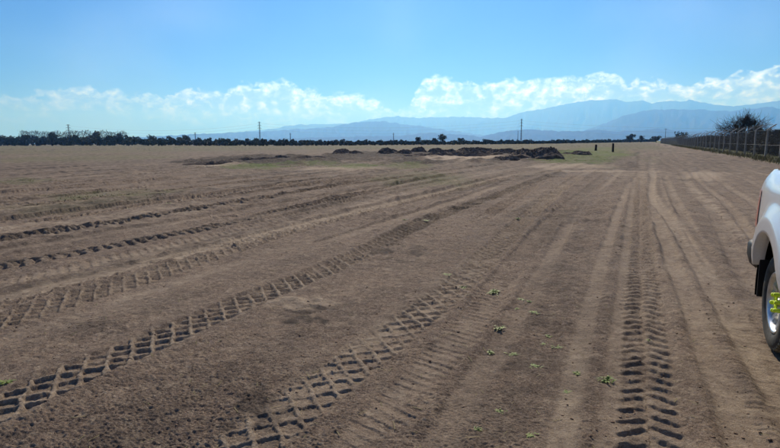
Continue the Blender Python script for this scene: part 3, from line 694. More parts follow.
# bare thorn tree behind the fence
rg = np.random.default_rng(5)
base = at(744, 150, 112); tb = empty('bare_tree', (base[0], base[1], 0)); tag(tb, 'large bare round topped thorn tree rising behind the fence', 'tree')
limbs = []; twigs = []
def curve(p, q, bow, r_a, r_b, into):
    p = np.array(p, float); q = np.array(q, float); ln = np.linalg.norm(q - p); o_ = rg.normal(size=3) * bow * ln
    pts = [p, p + (q - p) * .35 + o_ * .8, p + (q - p) * .7 + o_ * .7 + rg.normal(size=3) * bow * ln * .4, q]
    into.append((pts, [r_a, r_a * .7 + r_b * .3, r_a * .35 + r_b * .65, r_b])); return pts
def dome(k, a, e_): return .96 * np.array([5.5 * k * math.cos(a) * math.cos(e_), 4.4 * k * math.sin(a) * math.cos(e_), .9 + 4.7 * k * math.sin(e_)])
for s_ in range(8):
    a = 2 * math.pi * s_ / 8 + rg.uniform(-.3, .3); e_ = rg.uniform(.4, 1.4)
    st = curve((.2 * math.cos(a), .2 * math.sin(a), -.1), dome(.45, a, e_), .10, .18, .10, limbs)
    for _ in range(6):
        a1 = a + rg.normal() * .42; e1 = np.clip(e_ + rg.normal() * .38, .12, 1.5)
        l1 = curve(st[int(rg.integers(2, 4))], dome(rg.uniform(.66, .8), a1, e1), .10, .075, .04, limbs)
        for _ in range(6):
            a2 = a1 + rg.normal() * .24; e2 = np.clip(e1 + rg.normal() * .22, .05, 1.55)
            l2 = curve(l1[int(rg.integers(1, 4))], dome(rg.uniform(.84, 1.02), a2, e2), .12, .035, .016, twigs)
            for _ in range(5):
                q = l2[int(rg.integers(1, 4))]; d_ = rg.normal(size=3) * .5 + (l2[3] - l2[0]) * .35; curve(q, q + d_, .12, .018, .011, twigs)
tips = [pts[3] for pts, rd in twigs if pts[3][2] > 3.6 and rd[0] > .03]; V_, Q_, o_ = [], [], 0
for q in [tips[int(k)] for k in rg.integers(0, len(tips), 12)]:
    v_, f_ = quads_cloud(q * .93 + rg.normal(size=(60, 3)) * .13, .10, rg, 2.0); V_.append(v_); Q_.append(f_ + o_); o_ += len(v_)
link('mistletoe_clumps', np_mesh('mistletoe_clumps', np.vstack(V_), np.vstack(Q_), [twig_m]), tb)['kind'] = 'stuff'
tubes(limbs, 5).build('trunk', bark_m, tb)
tubes(twigs, 3, .009).build('crown', twig_m, tb)
print('fence tree twigs', len(twigs), file=sys.stderr)

# dry scrub bushes along the far side of the fence
bush_vars = []
for k in range(5):
    rg = np.random.default_rng(20 + k)
    P = crown_points(2600, rg, 4.6, 2.15, .15, 10)
    V, Q = quads_cloud(P, .045, rg, 6)
    P2 = crown_points(1400, rg, 4.4, 1.9, .1, 9); V2, Q2 = quads_cloud(P2, .12, rg, 1.6)
    me = np_mesh('foliage', np.vstack([V, V2]), np.vstack([Q, Q2 + len(V)]), [bush_m])
    st = MB()
    for s_ in range(9):
        a = rg.uniform(0, 6.28); e = np.array([math.cos(a) * rg.uniform(.5, 1.8), math.sin(a) * rg.uniform(.5, 1.8), rg.uniform(1.0, 1.9)])
        st.tube([np.array([0, 0, -.1]) + e * [.1, .1, 0], e * .5 + rg.normal(size=3) * .1, e], [.05, .035, .015], 4, cap=False)
    bush_vars.append((me, st.mesh('stem', bark_m)))
names = ['nearest dry scrub bush behind the fence at the right edge', 'second dry scrub bush behind the fence counted from the right edge', 'third dry scrub bush behind the fence counted from the right edge',
         'fourth dry scrub bush behind the fence counted from the right edge']
u_ = 50.0; k = 0
while u_ < 260:
    s_ = random.uniform(.85, 1.15) * (1.12 if u_ < 85 else 1.02)
    e = empty('scrub_bush', fpt(u_, FV + 3.9 + random.uniform(-.3, 1.4), 0), random.uniform(0, 6.28)); e.scale = (s_, s_, s_ * random.uniform(.85, 1.08))
    a, b = bush_vars[k % 5]; link('foliage', a, e); link('stem', b, e)
    tag(e, names[k] if k < 4 else 'low dry scrub bush in the dark hedge receding along the fence', 'bush', 'dry scrub bushes behind the fence')
    k += 1; u_ += random.uniform(2.6, 3.6) * (1 + (u_ - 50) / 160)

# ------------------------------------------------------------------ grass
def blades(P, h0, h1, wd, rg, lean=.5):
    n = len(P); a = rg.uniform(0, 2 * math.pi, n); h = rg.uniform(h0, h1, n); l = rg.uniform(0, lean, n) * h
    side = np.c_[np.cos(a), np.sin(a), np.zeros(n)] * wd * .5; ln = np.c_[np.cos(a + 1.3) * l, np.sin(a + 1.3) * l, h]
    V = np.stack([P - side, P + side, P + ln * [1, 1, 1] ], 1).reshape(-1, 3); return V, np.arange(3 * n).reshape(-1, 3)
rg = np.random.default_rng(60)
n = 9000; uu = 34 + (rg.random(n) ** 1.5) * 170; clump = .5 + .5 * pn(uu * .45, uu * 0, 80); vv = FV + rg.normal(size=n) * .45 - .35
keep = rg.random(n) < np.clip(clump, .15, 1); uu, vv = uu[keep], vv[keep]
P = np.array([fpt(a, b, -.02) for a, b in zip(uu, vv)])
V, Q = blades(P, .12, .55, .05, rg, .7)
tag(link('dry_grass', np_mesh('dry_grass', V, Q, [straw_m])), 'straw coloured dry grass along the foot of the fence', kind='stuff')
P = []
for (px, py, ru, rv, n) in [(585, 157, 4.5, 8, 2200), (600, 152, 5, 12, 1500), (565, 160.5, 4.5, 2.5, 1500), (250, 166.5, 6, 1.2, 900), (356, 166, 5, 1.2, 500), (320, 164, 4, 1, 400), (105, 197, 3, .5, 500), (20, 181, 3, .8, 300), (405, 165, 4, 1.2, 400)]:
    c0 = gnd(px, py); q = rg.normal(size=(n, 2)) * .6; P.append(np.c_[c0[0] + q[:, 0] * ru, c0[1] + q[:, 1] * rv, np.zeros(n)])
P = np.vstack(P); P[:, 2] = gh(P[:, 0], P[:, 1], .1) - .01
keep = pn(P[:, 0] * .8, P[:, 1] * .8, 81) > -.1; P = P[keep]
V, Q = blades(P, .02, .07, .025, rg, 1.6)
tag(link('green_grass', np_mesh('green_grass', V, Q, [grass_m])), 'thin short green grass in patches near the heaps and posts', kind='stuff')

# weeds in the near soil: one thing each
weed_spots = [(605, 379, 1.25, 'largest bright green weed on bare soil beside the road tread track'), (536, 363, 1.0, 'sprawling green weed with a pale dry stem, front of the weed patch'),
              (5, 381, 1.1, 'lone green weed at the left edge below the deep tread track'), (447, 275, 1.0, 'yellow green weed on the tread track, uppermost of the nearby weeds'),
              (494, 292, 1.35, 'wide low green weed in the rut right of the tread track'), (533, 313, .9, 'dark compact weed on the right side of the weed patch'),
              (500, 326, 1.2, 'wide green weed in the middle of the weed patch'), (520, 299, .9, None), (463, 286, .9, None), (512, 351, .95, None), (490, 349, .8, None), (559, 346, .8, None), (549, 335, .7, None),
              (543, 342, .6, None), (577, 371, .7, None), (567, 389, .6, None), (500, 408, .6, None), (531, 435, .7, None), (477, 427, .6, None), (649, 338, .5, None), (529, 301, .6, None), (517, 307, .55, None),
              (130, 208, 2.2, 'broad green weed clump among the left tracks, left one of two'), (169, 204, 1.8, 'broad green weed clump among the left tracks, right one of two'),
              (405, 221, 1.0, None), (426, 221, 1.5, 'flat green weed clump on the edge of the far tread track'), (518, 220, 1.2, 'green weed tuft on the far end of the second tread track'), (525, 224, .8, None), (415, 222, .8, None)]
def weed_mesh(seed, flat):
    rg = np.random.default_rng(seed); m = MB()
    for _ in range(int(rg.integers(34, 60))):
        a = rg.uniform(0, 6.28); ln = rg.uniform(.012, .045); r0_ = abs(rg.normal()) * .017; el_ = rg.uniform(.2, .9) * (.55 if flat else 1)
        d = np.array([math.cos(a), math.sin(a), 0]); s_ = np.array([-math.sin(a), math.cos(a), 0]) * rg.uniform(.003, .007)
        th_ = rg.uniform(0, 6.28); p0 = np.array([math.cos(th_) * r0_ * 1.5, math.sin(th_) * r0_, -.004]); p1 = p0 + d * ln * .5 + [0, 0, ln * el_]; p2 = p0 + d * ln + [0, 0, ln * el_ * .9]
        m.add([p0 - s_ * .4, p0 + s_ * .4, p1 + s_, p2, p1 - s_], [(0, 1, 2, 4), (4, 2, 3)])
    return m.mesh('weed', weed_m)
wv = [weed_mesh(300 + k, k % 2) for k in range(6)]
for k, (px, py, s_, lb) in enumerate(weed_spots):
    g = gnd(px, py); dist = math.hypot(g[0], g[1]); o = link('weed', wv[k % 6])
    o.location = (g[0], g[1], gh(g[0], g[1])[0]); f_ = s_ * (.78 + .07 * dist) if dist < 8 else s_ * 1.2; o.scale = (f_, f_, f_ * .6); o.rotation_euler = (0, 0, k * 1.7)
    tag(o, lb or 'small green weed sprout scattered on the bare soil right of the tread tracks', 'weed', 'small weeds sprouting on the soil')

# loose clods and straw bits on the soil
rg = np.random.default_rng(90)
n = 14000; rr_ = 1.6 + 22 * rg.random(n) ** 1.5; aa = np.radians(rg.uniform(-40, 44, n)); X = rr_ * np.sin(aa); Y = rr_ * np.cos(aa)
dens = pn(X * .5, Y * .5, 82); keep = dens > rg.uniform(-.6, .5, n); X, Y, rr_ = X[keep], Y[keep], rr_[keep]; n = len(X)
Z = gh(X, Y, .03)
ico = np.array([(1, 0, 0), (-1, 0, 0), (0, 1, 0), (0, -1, 0), (0, 0, 1), (0, 0, -1)], float); itri = np.array([(0, 2, 4), (2, 1, 4), (1, 3, 4), (3, 0, 4), (2, 0, 5), (1, 2, 5), (3, 1, 5), (0, 3, 5)])
sz = (.0025 + .010 * rg.random(n) ** 6) * (1 + rr_ * .05)
V = ico[None] * rg.uniform(.6, 1.4, (n, 6, 1)) + rg.normal(size=(n, 6, 3)) * .22
a = rg.uniform(0, 6.28, n); V = np.stack([V[..., 0] * np.cos(a)[:, None] - V[..., 1] * np.sin(a)[:, None], V[..., 0] * np.sin(a)[:, None] + V[..., 1] * np.cos(a)[:, None], V[..., 2] * .5], -1)
V = V * sz[:, None, None] + np.c_[X, Y, Z + sz * .1][:, None]
Q = (itri[None] + (np.arange(n) * 6)[:, None, None]).reshape(-1, 3)
tag(link('soil_clods', np_mesh('soil_clods', V.reshape(-1, 3), Q, [clod_m])), 'loose crumbs and clods of soil scattered over the field', kind='stuff')
n = 500; rr_ = 2 + 14 * rg.random(n) ** 1.4; aa = np.radians(rg.uniform(-38, 38, n)); X = rr_ * np.sin(aa); Y = rr_ * np.cos(aa)
P = np.c_[X, Y, gh(X, Y, .03) + .004]; d = rg.uniform(0, 3.14, n); ln = rg.uniform(.01, .05, n); dv = np.c_[np.cos(d) * ln, np.sin(d) * ln, rg.uniform(-.1, .25, n) * ln]; wv_ = np.c_[-np.sin(d), np.cos(d), np.zeros(n)] * .0022
V = np.stack([P - dv - wv_, P + dv - wv_, P + dv + wv_, P - dv + wv_], 1).reshape(-1, 3)
tag(link('straw_bits', np_mesh('straw_bits', V, np.arange(4 * n).reshape(-1, 4), [straw_m])), 'pale straw bits lying on the soil', kind='stuff')

# ------------------------------------------------------------------ far tree line (reads as one mass) and the trees that stand out of it
rg = np.random.default_rng(200)
def line_base(px):
    y = np.interp(px, [-150, 0, 140, 280, 410, 540, 640, 700], [146.4, 146, 146, 146.1, 145.2, 144.0, 142.1, 141.2]); return gnd(px, float(y))
Vs = []; Qs = []; off = 0
def add_mass(P, size, stretch=1.5):
    global off
    V, Q = quads_cloud(P, size, rg, stretch); Vs.append(V); Qs.append(Q + off); off += len(V)
px = -150.0
while px < 655:
    b = line_base(px); dist = math.hypot(b[0], b[1]); k = dist / F
    ty = np.interp(px, [-150, 0, 30, 60, 100, 130, 160, 200, 240, 280, 330, 400, 440, 520, 600, 660], [135, 135, 136.5, 136, 135.3, 136.3, 137, 138, 139, 139.8, 140.3, 140.8, 140.8, 140.6, 140.0, 139.6])
    for row in range(2):
        h = max(1.2, (at(px, float(ty), dist)[2]) * rg.uniform(.6, 1.12)) * (1 if row else .72)
        wd = h * rg.uniform(.9, 1.5); q = b * (1 + rg.uniform(.0, .10) + .05 * row); q[2] = 0
        n = int(np.clip(330 * (h / k / 7) ** 1.2, 130, 420))
        add_mass(crown_points(n, rg, wd, h, .1 * h, 6) + q, .26 * k * (1 + .4 * rg.random()) * 2.3)
    px += rg.uniform(.28, .6) * max(h, 2) / k
tag(link('scrub_woodland', np_mesh('scrub_woodland', np.vstack(Vs), np.vstack(Qs), [leaf_dark])), 'dark far line of scrub woodland along the edge of the field', kind='stuff')
# pale bare trees standing behind on the left: a mass of upright twigs
Vs = []; Qs = []; off = 0
for x_ in np.arange(22, 128, 1.5):
    ty = 131.6 + 1.6 * pn(np.array([x_ * .12]), np.array([.3]), 210)[0] + rg.uniform(-.5, 1.4)
    b = at(x_, 146, 640); hh = at(x_, ty, 640)[2]
    n = 60; P = np.c_[rg.normal(size=n) * 1.1, rg.normal(size=n) * 1.1, rg.uniform(.3, 1, n) * hh] + [b[0], b[1], 0]
    d = np.c_[rg.normal(size=n) * .25, rg.normal(size=n) * .25, np.ones(n)] * rg.uniform(.8, 1.8, (n, 1)); s_ = np.c_[np.ones(n), np.zeros(n), np.zeros(n)] * .13
    Vs.append(np.stack([P - s_, P + s_, P + d + s_ * .3, P + d - s_ * .3], 1).reshape(-1, 3)); Qs.append(np.arange(4 * n).reshape(-1, 4) + off); off += 4 * n
tag(link('bare_woodland', np_mesh('bare_woodland', np.vstack(Vs), np.vstack(Qs), [leaf_grey])), 'pale leafless woodland rising behind the dark scrub on the left', kind='stuff')
def far_tree(px, top_y, wpx, dist, label, seed, mt=leaf_dark, dens=420):
    rg = np.random.default_rng(seed); b = at(px, 142, dist); h = at(px, top_y, dist)[2]; wd = wpx * dist / F
    e = empty('field_tree', (b[0], b[1], 0)); tag(e, label, 'tree', 'single trees on the horizon')
    P = crown_points(dens, rg, wd, h * .72, h * .28, 11)
    V, Q = quads_cloud(P, .55 * dist / F, rg, 1.7); link('crown', np_mesh('crown', V, Q, [mt]), e)
    m = MB(); m.tube([(0, 0, -.2), (.05, 0, h * .25), (.1, .05, h * .5)], [h * .05, h * .04, h * .025], 6)
    for q in range(4):
        a = q * 1.6 + seed; m.tube([(.05, 0, h * .25), (math.cos(a) * wd * .15, math.sin(a) * wd * .15, h * .5), (math.cos(a) * wd * .3, math.sin(a) * wd * .3, h * .75)], [h * .03, h * .02, h * .01], 5)
    m.build('trunk', bark_m, e)
far_tree(442.5, 133.6, 9, 330, 'tallest round tree on the far tree line left of the tower', 1)
far_tree(418.5, 137, 6.5, 330, 'low pale tree on the far line left of the tallest round tree', 2, leaf_grey, 260)
far_tree(434.5, 138.2, 5, 330, 'small tree touching the left side of the tallest round tree', 3)
far_tree(461, 138.2, 7, 340, 'wide low tree on the far line right of the tallest round tree', 4)
far_tree(486, 139.2, 6, 350, 'small tree on the far line just left of the tower', 5)
far_tree(630, 134.2, 7.5, 520, 'dark round lone tree at the end of the dirt road', 6)
far_tree(641, 135.3, 5.5, 540, 'sparse lone tree right of the round tree at the road end', 7, leaf_grey, 220)
far_tree(656, 136.2, 9, 480, 'low broad tree behind the far end of the fence', 8)
far_tree(680, 132.8, 11, 270, 'broad dark tree behind the fence left of the large bare tree', 9)
far_tree(187, 135.0, 7, 420, 'rounded tree standing out of the scrub line left of the big pylon', 10)
far_tree(263, 138.4, 8, 290, 'rounded tree in the scrub line at the foot of the big pylon', 11)
far_tree(152, 135.4, 7, 420, 'rounded tree in the scrub line between the two left pylons', 12)
far_tree(52, 131.8, 7, 560, 'dark tall tree above the scrub on the left', 13)
far_tree(97, 131.6, 8, 560, 'dark tall tree above the scrub right of the left pylon', 14)

# ------------------------------------------------------------------ power line towers
dark_steel = mat('tower_steel', (.10, .105, .11), .7, metal=.2)
def bar(m, a, b, r_): m.tube([a, b], r_, 4, cap=False, smooth=False)
def tower(px, top_y, dist, label, wide=1.0, thick=.14, arms=3, slim=False):
    b = at(px, 141, dist); H_ = at(px, top_y, dist)[2]; az_ = math.atan2(b[0], b[1])
    e = empty('pylon', (b[0], b[1], 0), -az_ + .35); tag(e, label, 'pylon', 'power line towers on the horizon')
    m = MB(); bw = H_ * (.045 if slim else .075) * wide; tw = H_ * .016 * wide
    n = 9; lv = [(bw + (tw - bw) * (1 - (1 - k / n) ** 1.5), H_ * k / n) for k in range(n + 1)]
    for k in range(n):
        (w0, z0), (w1, z1) = lv[k], lv[k + 1]
        cs0 = [(-w0, -w0, z0), (w0, -w0, z0), (w0, w0, z0), (-w0, w0, z0)]; cs1 = [(-w1, -w1, z1), (w1, -w1, z1), (w1, w1, z1), (-w1, w1, z1)]
        for q in range(4):
            bar(m, cs0[q], cs1[q], thick); bar(m, cs0[q], cs1[(q + 1) % 4], thick * .7); bar(m, cs1[q], cs1[(q + 1) % 4], thick * .6)
    m.build('mast', dark_steel, e)
    tips = []
    for k in range(arms):
        z = H_ * (.97 - .13 * k); wd = H_ * .10 * wide * (.8 + .2 * k); a = MB()
        for sg in (-1, 1):
            for sy_ in (-tw, tw): bar(a, (0, sy_, z), (sg * wd, 0, z), thick * .8); bar(a, (0, sy_, z + H_ * .03), (sg * wd, 0, z), thick * .7)
            bar(a, (sg * wd, 0, z), (sg * wd, 0, z - H_ * .035), thick * .8); tips.append((sg * wd, z - H_ * .035))
        a.build('crossarm', dark_steel, e)
    return e, tips, H_
towers = []
for args in [(521, 119.0, 900, 'tallest lattice pylon on the horizon, left of the two posts', .55, .15, 3, True), (517.8, 131.0, 1000, 'short thin mast close to the left of the tallest pylon', .5, .11, 1, True),
             (260, 121.8, 900, 'lattice pylon with crossarms above the scrub line left of centre', .8, .14, 3, True), (69.5, 124.5, 950, 'lattice pylon rising above the leafless woodland on the left', 1.1, .13, 3, True),
             (195.5, 132.5, 1500, 'small far pylon between the two left pylons', 1, .22, 2, True), (290.5, 133.0, 1500, 'small far pylon just right of the left centre pylon', 1, .22, 2, True),
             (393.5, 133.0, 1500, 'small far pylon above the scrub left of the heaps', 1, .22, 2, True)]:
    towers.append((args, tower(*args)))
# a plain pole near the end of the road
b = at(665, 141, 420); hp = at(665, 128.6, 420)[2]
e = empty('utility_pole', (b[0], b[1], 0)); tag(e, 'thin dark utility pole behind the far end of the fence', 'pole')
MB().tube([(0, 0, -.3), (0, 0, hp)], [.16, .11], 8).build('shaft', wood_m, e); MB().box((-.9, -.06, hp - .55), (.9, .06, hp - .4)).build('crossarm', wood_m, e)
# conductors between towers
def wire(a, b, sag, label):
    pts = [np.array(a) * (1 - k) + np.array(b) * k - np.array([0, 0, sag * 4 * k * (1 - k)]) for k in np.linspace(0, 1, 25)]
    tag(MB().tube(pts, .055, 3, cap=False).build('power_line', dark_steel), label, 'power line', 'overhead conductors')
def topw(i, f_, dx=0):
    args, (e, tips, H_) = towers[i]; return (e.location.x + dx, e.location.y, H_ * f_)
far_r = at(1010, 124, 560)
for f_, dz, nm in ((.93, 0, 'upper'), (.80, -5, 'middle'), (.67, -10, 'lower')):
    wire(topw(0, f_), (far_r[0], far_r[1], far_r[2] + dz), 7, nm + ' power line running right from the tallest pylon')
    wire(topw(2, f_), topw(0, f_), 9, nm + ' power line between the left centre pylon and the tallest pylon')
    wire(topw(3, f_), topw(2, f_), 9, nm + ' power line between the left pylon and the left centre pylon')

# ------------------------------------------------------------------ pickup truck
def paint():
    m = mat('white_paint', (.72, .74, .76), .28, spec=.5, coat=.8); t = m.node_tree; p = t.nodes['Principled BSDF']
    c = N('ShaderNodeTexCoord', t); sp = N('ShaderNodeSeparateXYZ', t); L(c.outputs['Object'], sp.inputs[0], t)
    n = N('ShaderNodeTexNoise', t); n.inputs['Scale'].default_value = 7; n.inputs['Detail'].default_value = 7; n.inputs['Roughness'].default_value = .7; L(c.outputs['Object'], n.inputs['Vector'], t)
    n2 = N('ShaderNodeTexNoise', t); n2.inputs['Scale'].default_value = 60; n2.inputs['Detail'].default_value = 3; L(c.outputs['Object'], n2.inputs['Vector'], t)
    r_ = N('ShaderNodeMapRange', t); L(sp.outputs[2], r_.inputs[0], t); r_.inputs[1].default_value = 1.15; r_.inputs[2].default_value = .5; r_.inputs[3].default_value = .04; r_.inputs[4].default_value = .75
    f = math_node('MULTIPLY', math_node('MULTIPLY', r_.outputs[0], n.outputs[0], tree=t), math_node('ADD', n2.outputs[0], .3, tree=t), tree=t, clamp=True)
    mx_ = N('ShaderNodeMix', t, data_type='RGBA'); L(f, mx_.inputs[0], t); mx_.inputs[6].default_value = (.72, .74, .76, 1); mx_.inputs[7].default_value = (.30, .22, .15, 1); L(mx_.outputs[2], p.inputs['Base Color'], t)
    return m
white = paint()
black = mat('black_plastic', (.012, .012, .013), .55, spec=.3)
liner = mat('wheel_liner', (.008, .008, .008), .95, spec=.05)
rubber = mat('tyre_rubber', (.018, .018, .018), .75, spec=.3, col2=(.075, .068, .055), noise_scale=12)
dusty = mat('dusty_tread', (.09, .082, .060), .9, spec=.1, col2=(.28, .25, .17), noise_scale=22)
alloy = mat('alloy', (.60, .60, .60), .34, metal=.9, noise_amt=.25, noise_scale=14)
chrome = mat('chrome', (.85, .85, .86), .12, metal=1.0)
redl = mat('tail_lens', (.62, .03, .045), .12, spec=.6, coat=.6)
redl2 = mat('clear_lens', (.80, .45, .48), .12, spec=.6, coat=.6)
glass = mat('tinted_glass', (.012, .015, .017), .05, spec=.6)
yel = mat('fluorescent_plastic', (.62, .78, .02), .4, spec=.4)
lens = mat('headlamp_lens', (.75, .78, .8), .1, spec=.6, coat=.5)
TPH = R(23.0)
wheel_face = np.array([2.97, 4.2, 0])
lat = np.array([math.cos(TPH), -math.sin(TPH), 0])
torg = wheel_face + lat * .885
truck = empty('pickup_truck', (torg[0], torg[1], 0), -TPH)
tag(truck, 'white pickup truck parked at the right edge, rear wheel and bed showing', 'pickup truck')
# local axes: +y to the rear, -x the side that shows. Rear axle at y = 0.
HW = .925; REAR = .98; FRONT = -3.98; WB = -3.085; RW = .38
def plan(n_corner=10, rr_=.13, rf=.42):
    "half plan outline from the front centre round the -x side to the rear centre: (x, y, nx, ny)"
    P = []
    for k in range(9): P.append((-(HW - rf) * k / 8, FRONT - .0 + .06 * (k / 8) ** 2, 0, -1))
    for k in range(1, n_corner + 1):
        a = math.pi / 2 * k / n_corner; P.append((-(HW - rf) - rf * math.sin(a), FRONT + .06 + rf * (1 - math.cos(a)), -math.sin(a), -math.cos(a)))
    ys = sorted(set([FRONT + .06 + rf + .02] + list(np.linspace(-3.45, REAR - rr_, 150))))
    for y in ys: P.append((-HW, y, -1, 0))
    for k in range(1, n_corner + 1):
        a = math.pi / 2 * k / n_corner; P.append((-HW + rr_ * (1 - math.cos(a)), REAR - rr_ + rr_ * math.sin(a), -math.cos(a), math.sin(a)))
    for k in range(1, 9): P.append((-(HW - rr_) * (1 - k / 8), REAR, 0, 1))
    return P
PL = plan()
def z_bottom(y, sill):
    for c_ in (0, WB):
        d = abs(y - c_)
        if d < .50: sill = max(sill, .41 + math.sqrt(max(0, .50 ** 2 - d * d)))
    return sill
def inset(z, ztop):
    q = 0.0
    q += .05 * max(0, (.72 - z) / .3) ** 1.5                                # tucks under
    q += .075 * max(0, (z - (ztop - .20)) / .20) ** 2.2                     # rounded shoulder
    q += .012 * max(0, (z - .95) / .35)
    return q
def flare(y, z):
    o_ = 0.0
    for c_ in (0, WB):
        r_ = math.hypot(y - c_, z - .41)
        if r_ < .74: o_ = max(o_, .048 * min(1, max(0, (.74 - r_) / .13)) ** 1.2)
    return o_
def shell(cols, ztop_f, sill, name, mtl, nz=22, lip=True):
    m = MB(); vs = []; ncol = 0
    for (x, y, nx_, ny_) in cols:
        zt = ztop_f(y); zb_ = z_bottom(y, sill) if abs(nx_) > .5 else sill
        col = []
        if lip: col.append((x - nx_ * .05 + 0 * ny_, y - ny_ * .05, zb_ + .004))
        for k in range(nz + 1):
            z = zb_ + (zt - zb_) * k / nz; i_ = inset(z, zt); fl = flare(y, z) * abs(nx_)
            yy = y - ny_ * i_
            if y > .55: yy -= .11 * max(0, (z - .78) / .5) ** 1.25 * min(1, (y - .55) / .45)
            col.append((x - nx_ * (i_ - fl), yy, z))
        if lip: 
            zl = zt + .004; col.append((x - nx_ * .115, y - ny_ * .115 - (.11 if y > .9 else .11 * max(0, (y - .55) / .45)), zl))
        if y > .25: k_ = .055 * min(1, (y - .25) / .7) ** 1.4 / HW; col = [(q[0] * (1 - k_), q[1], q[2]) for q in col]
        vs += col; ncol = len(col)
    f = []
    for i in range(len(cols) - 1):
        for k in range(ncol - 1): f.append((i * ncol + k, i * ncol + k + 1, (i + 1) * ncol + k + 1, (i + 1) * ncol + k))
    m.add(vs, f, True); return m
def mirror_cols(c_): return c_ + [(-x, y, -nx_, ny_) for (x, y, nx_, ny_) in reversed(c_)]
bedc = [q for q in PL if q[1] >= -.66]
BT = 1.365
bed = shell(mirror_cols(bedc), lambda y: BT, .56, 'bed', white)
bedo = bed.build('cargo_bed', white, truck)
m = MB()                                                                    # bed liner: inner walls and floor
m.box((-.78, -.60, .74), (.78, .78, .78)); m.box((-.79, -.62, .78), (-.765, .70, 1.345)); m.box((.765, -.62, .78), (.79, .70, 1.345)); m.box((-.765, -.62, .78), (.765, -.59, 1.345))
m.build('bed_liner', black, bedo)
for sg in (-1, 1): MB().box((sg * .775 - .03, -.60, 1.345), (sg * .775 + .03, .60, 1.372), .006).build('rail_cap', black, bedo)
vs = []; zs = np.linspace(.82, 1.325, 10)
for x in (-.66, .66):
    for z in zs:
        yr = REAR - inset(z, BT) - .11 * max(0, (z - .78) / .5) ** 1.25; vs += [(x, yr - .03, z), (x, yr + .007, z)]
f = [(2 * k + 1, 2 * k + 3, 20 + 2 * k + 3, 20 + 2 * k + 1) for k in range(9)] + [(2 * k, 2 * k + 1, 2 * k + 3, 2 * k + 2)[::-1] for k in range(9)] + [(20 + 2 * k, 20 + 2 * k + 1, 20 + 2 * k + 3, 20 + 2 * k + 2) for k in range(9)] + [(18, 19, 39, 38), (0, 20, 21, 1)]
tg = MB().add(vs, f).build('tailgate', white, truck)
MB().box((-.12, .913, 1.12), (.12, .93, 1.20), .006).build('handle', black, tg)
# cab and bonnet lower body
def cab_top(y):
    return float(np.interp(y, [-3.98, -3.75, -3.3, -2.55, -2.3, -.70], [.93, 1.02, 1.08, 1.14, 1.16, 1.18]))
cabc = [q for q in PL if q[1] <= -.70]
body = shell(mirror_cols(list(reversed(cabc))), cab_top, .46, 'body', white); bodyo = body.build('body', white, truck)
m = MB(); ys = np.linspace(-3.93, -2.35, 16); xs = np.linspace(-.83, .83, 13); vs = []
for y in ys:
    for x in xs: vs.append((x * float(np.interp(y, [-3.93, -3.5], [.74, 1])), y, cab_top(y) + .006 + .035 * (1 - (x / .83) ** 2) * min(1, (y + 4.02) / .3)))
f = [(i * 13 + j, i * 13 + j + 1, (i + 1) * 13 + j + 1, (i + 1) * 13 + j) for i in range(15) for j in range(12)]
m.add(vs, f, True); m.build('bonnet', white, truck)
# greenhouse
def ring(z, y0, y1, hw): return [(-hw, y0, z), (-hw, y1, z), (hw, y1, z), (hw, y0, z)]
lo_ = ring(1.165, -2.42, -.72, .83); hi = ring(1.72, -1.72, -.86, .66); rf = ring(1.79, -1.60, -.98, .56)
m = MB(); m.add(lo_ + hi + rf, [(0, 1, 5, 4), (1, 2, 6, 5), (2, 3, 7, 6), (3, 0, 4, 7), (4, 5, 9, 8), (5, 6, 10, 9), (6, 7, 11, 10), (7, 4, 8, 11), (8, 9, 10, 11)])
m.build('cab_roof', white, truck)
def pane(name, a, b, c_, d, k=.06, out_=.006):
    a, b, c_, d = map(np.array, (a, b, c_, d)); ce = (a + b + c_ + d) / 4; n_ = np.cross(b - a, d - a); n_ = n_ / np.linalg.norm(n_)
    if n_ @ (ce - np.array([0, -1.5, 1.3])) < 0: n_ = -n_
    q = [p_ + (ce - p_) * k + n_ * out_ for p_ in (a, b, c_, d)]; q2 = [p_ - n_ * (out_ + .01) for p_ in q]
    return MB().add(q + q2, [(0, 1, 2, 3), (7, 6, 5, 4), (0, 4, 5, 1), (1, 5, 6, 2), (2, 6, 7, 3), (3, 7, 4, 0)]).build(name, glass, truck)
def lerp(a, b, k): return tuple(np.array(a) * (1 - k) + np.array(b) * k)
pane('windscreen', lo_[3], lo_[0], hi[0], hi[3]); pane('rear_window', lo_[1], lo_[2], hi[2], hi[1], .12)
for a, b, c_, d in ((lo_[0], lo_[1], hi[1], hi[0]), (lo_[3], lo_[2], hi[2], hi[3])):
    pane('side_window', lerp(a, b, .12), lerp(a, b, .54), lerp(d, c_, .46), lerp(d, c_, .0), .07); pane('side_window', lerp(a, b, .57), lerp(a, b, .97), lerp(d, c_, .97), lerp(d, c_, .50), .07)
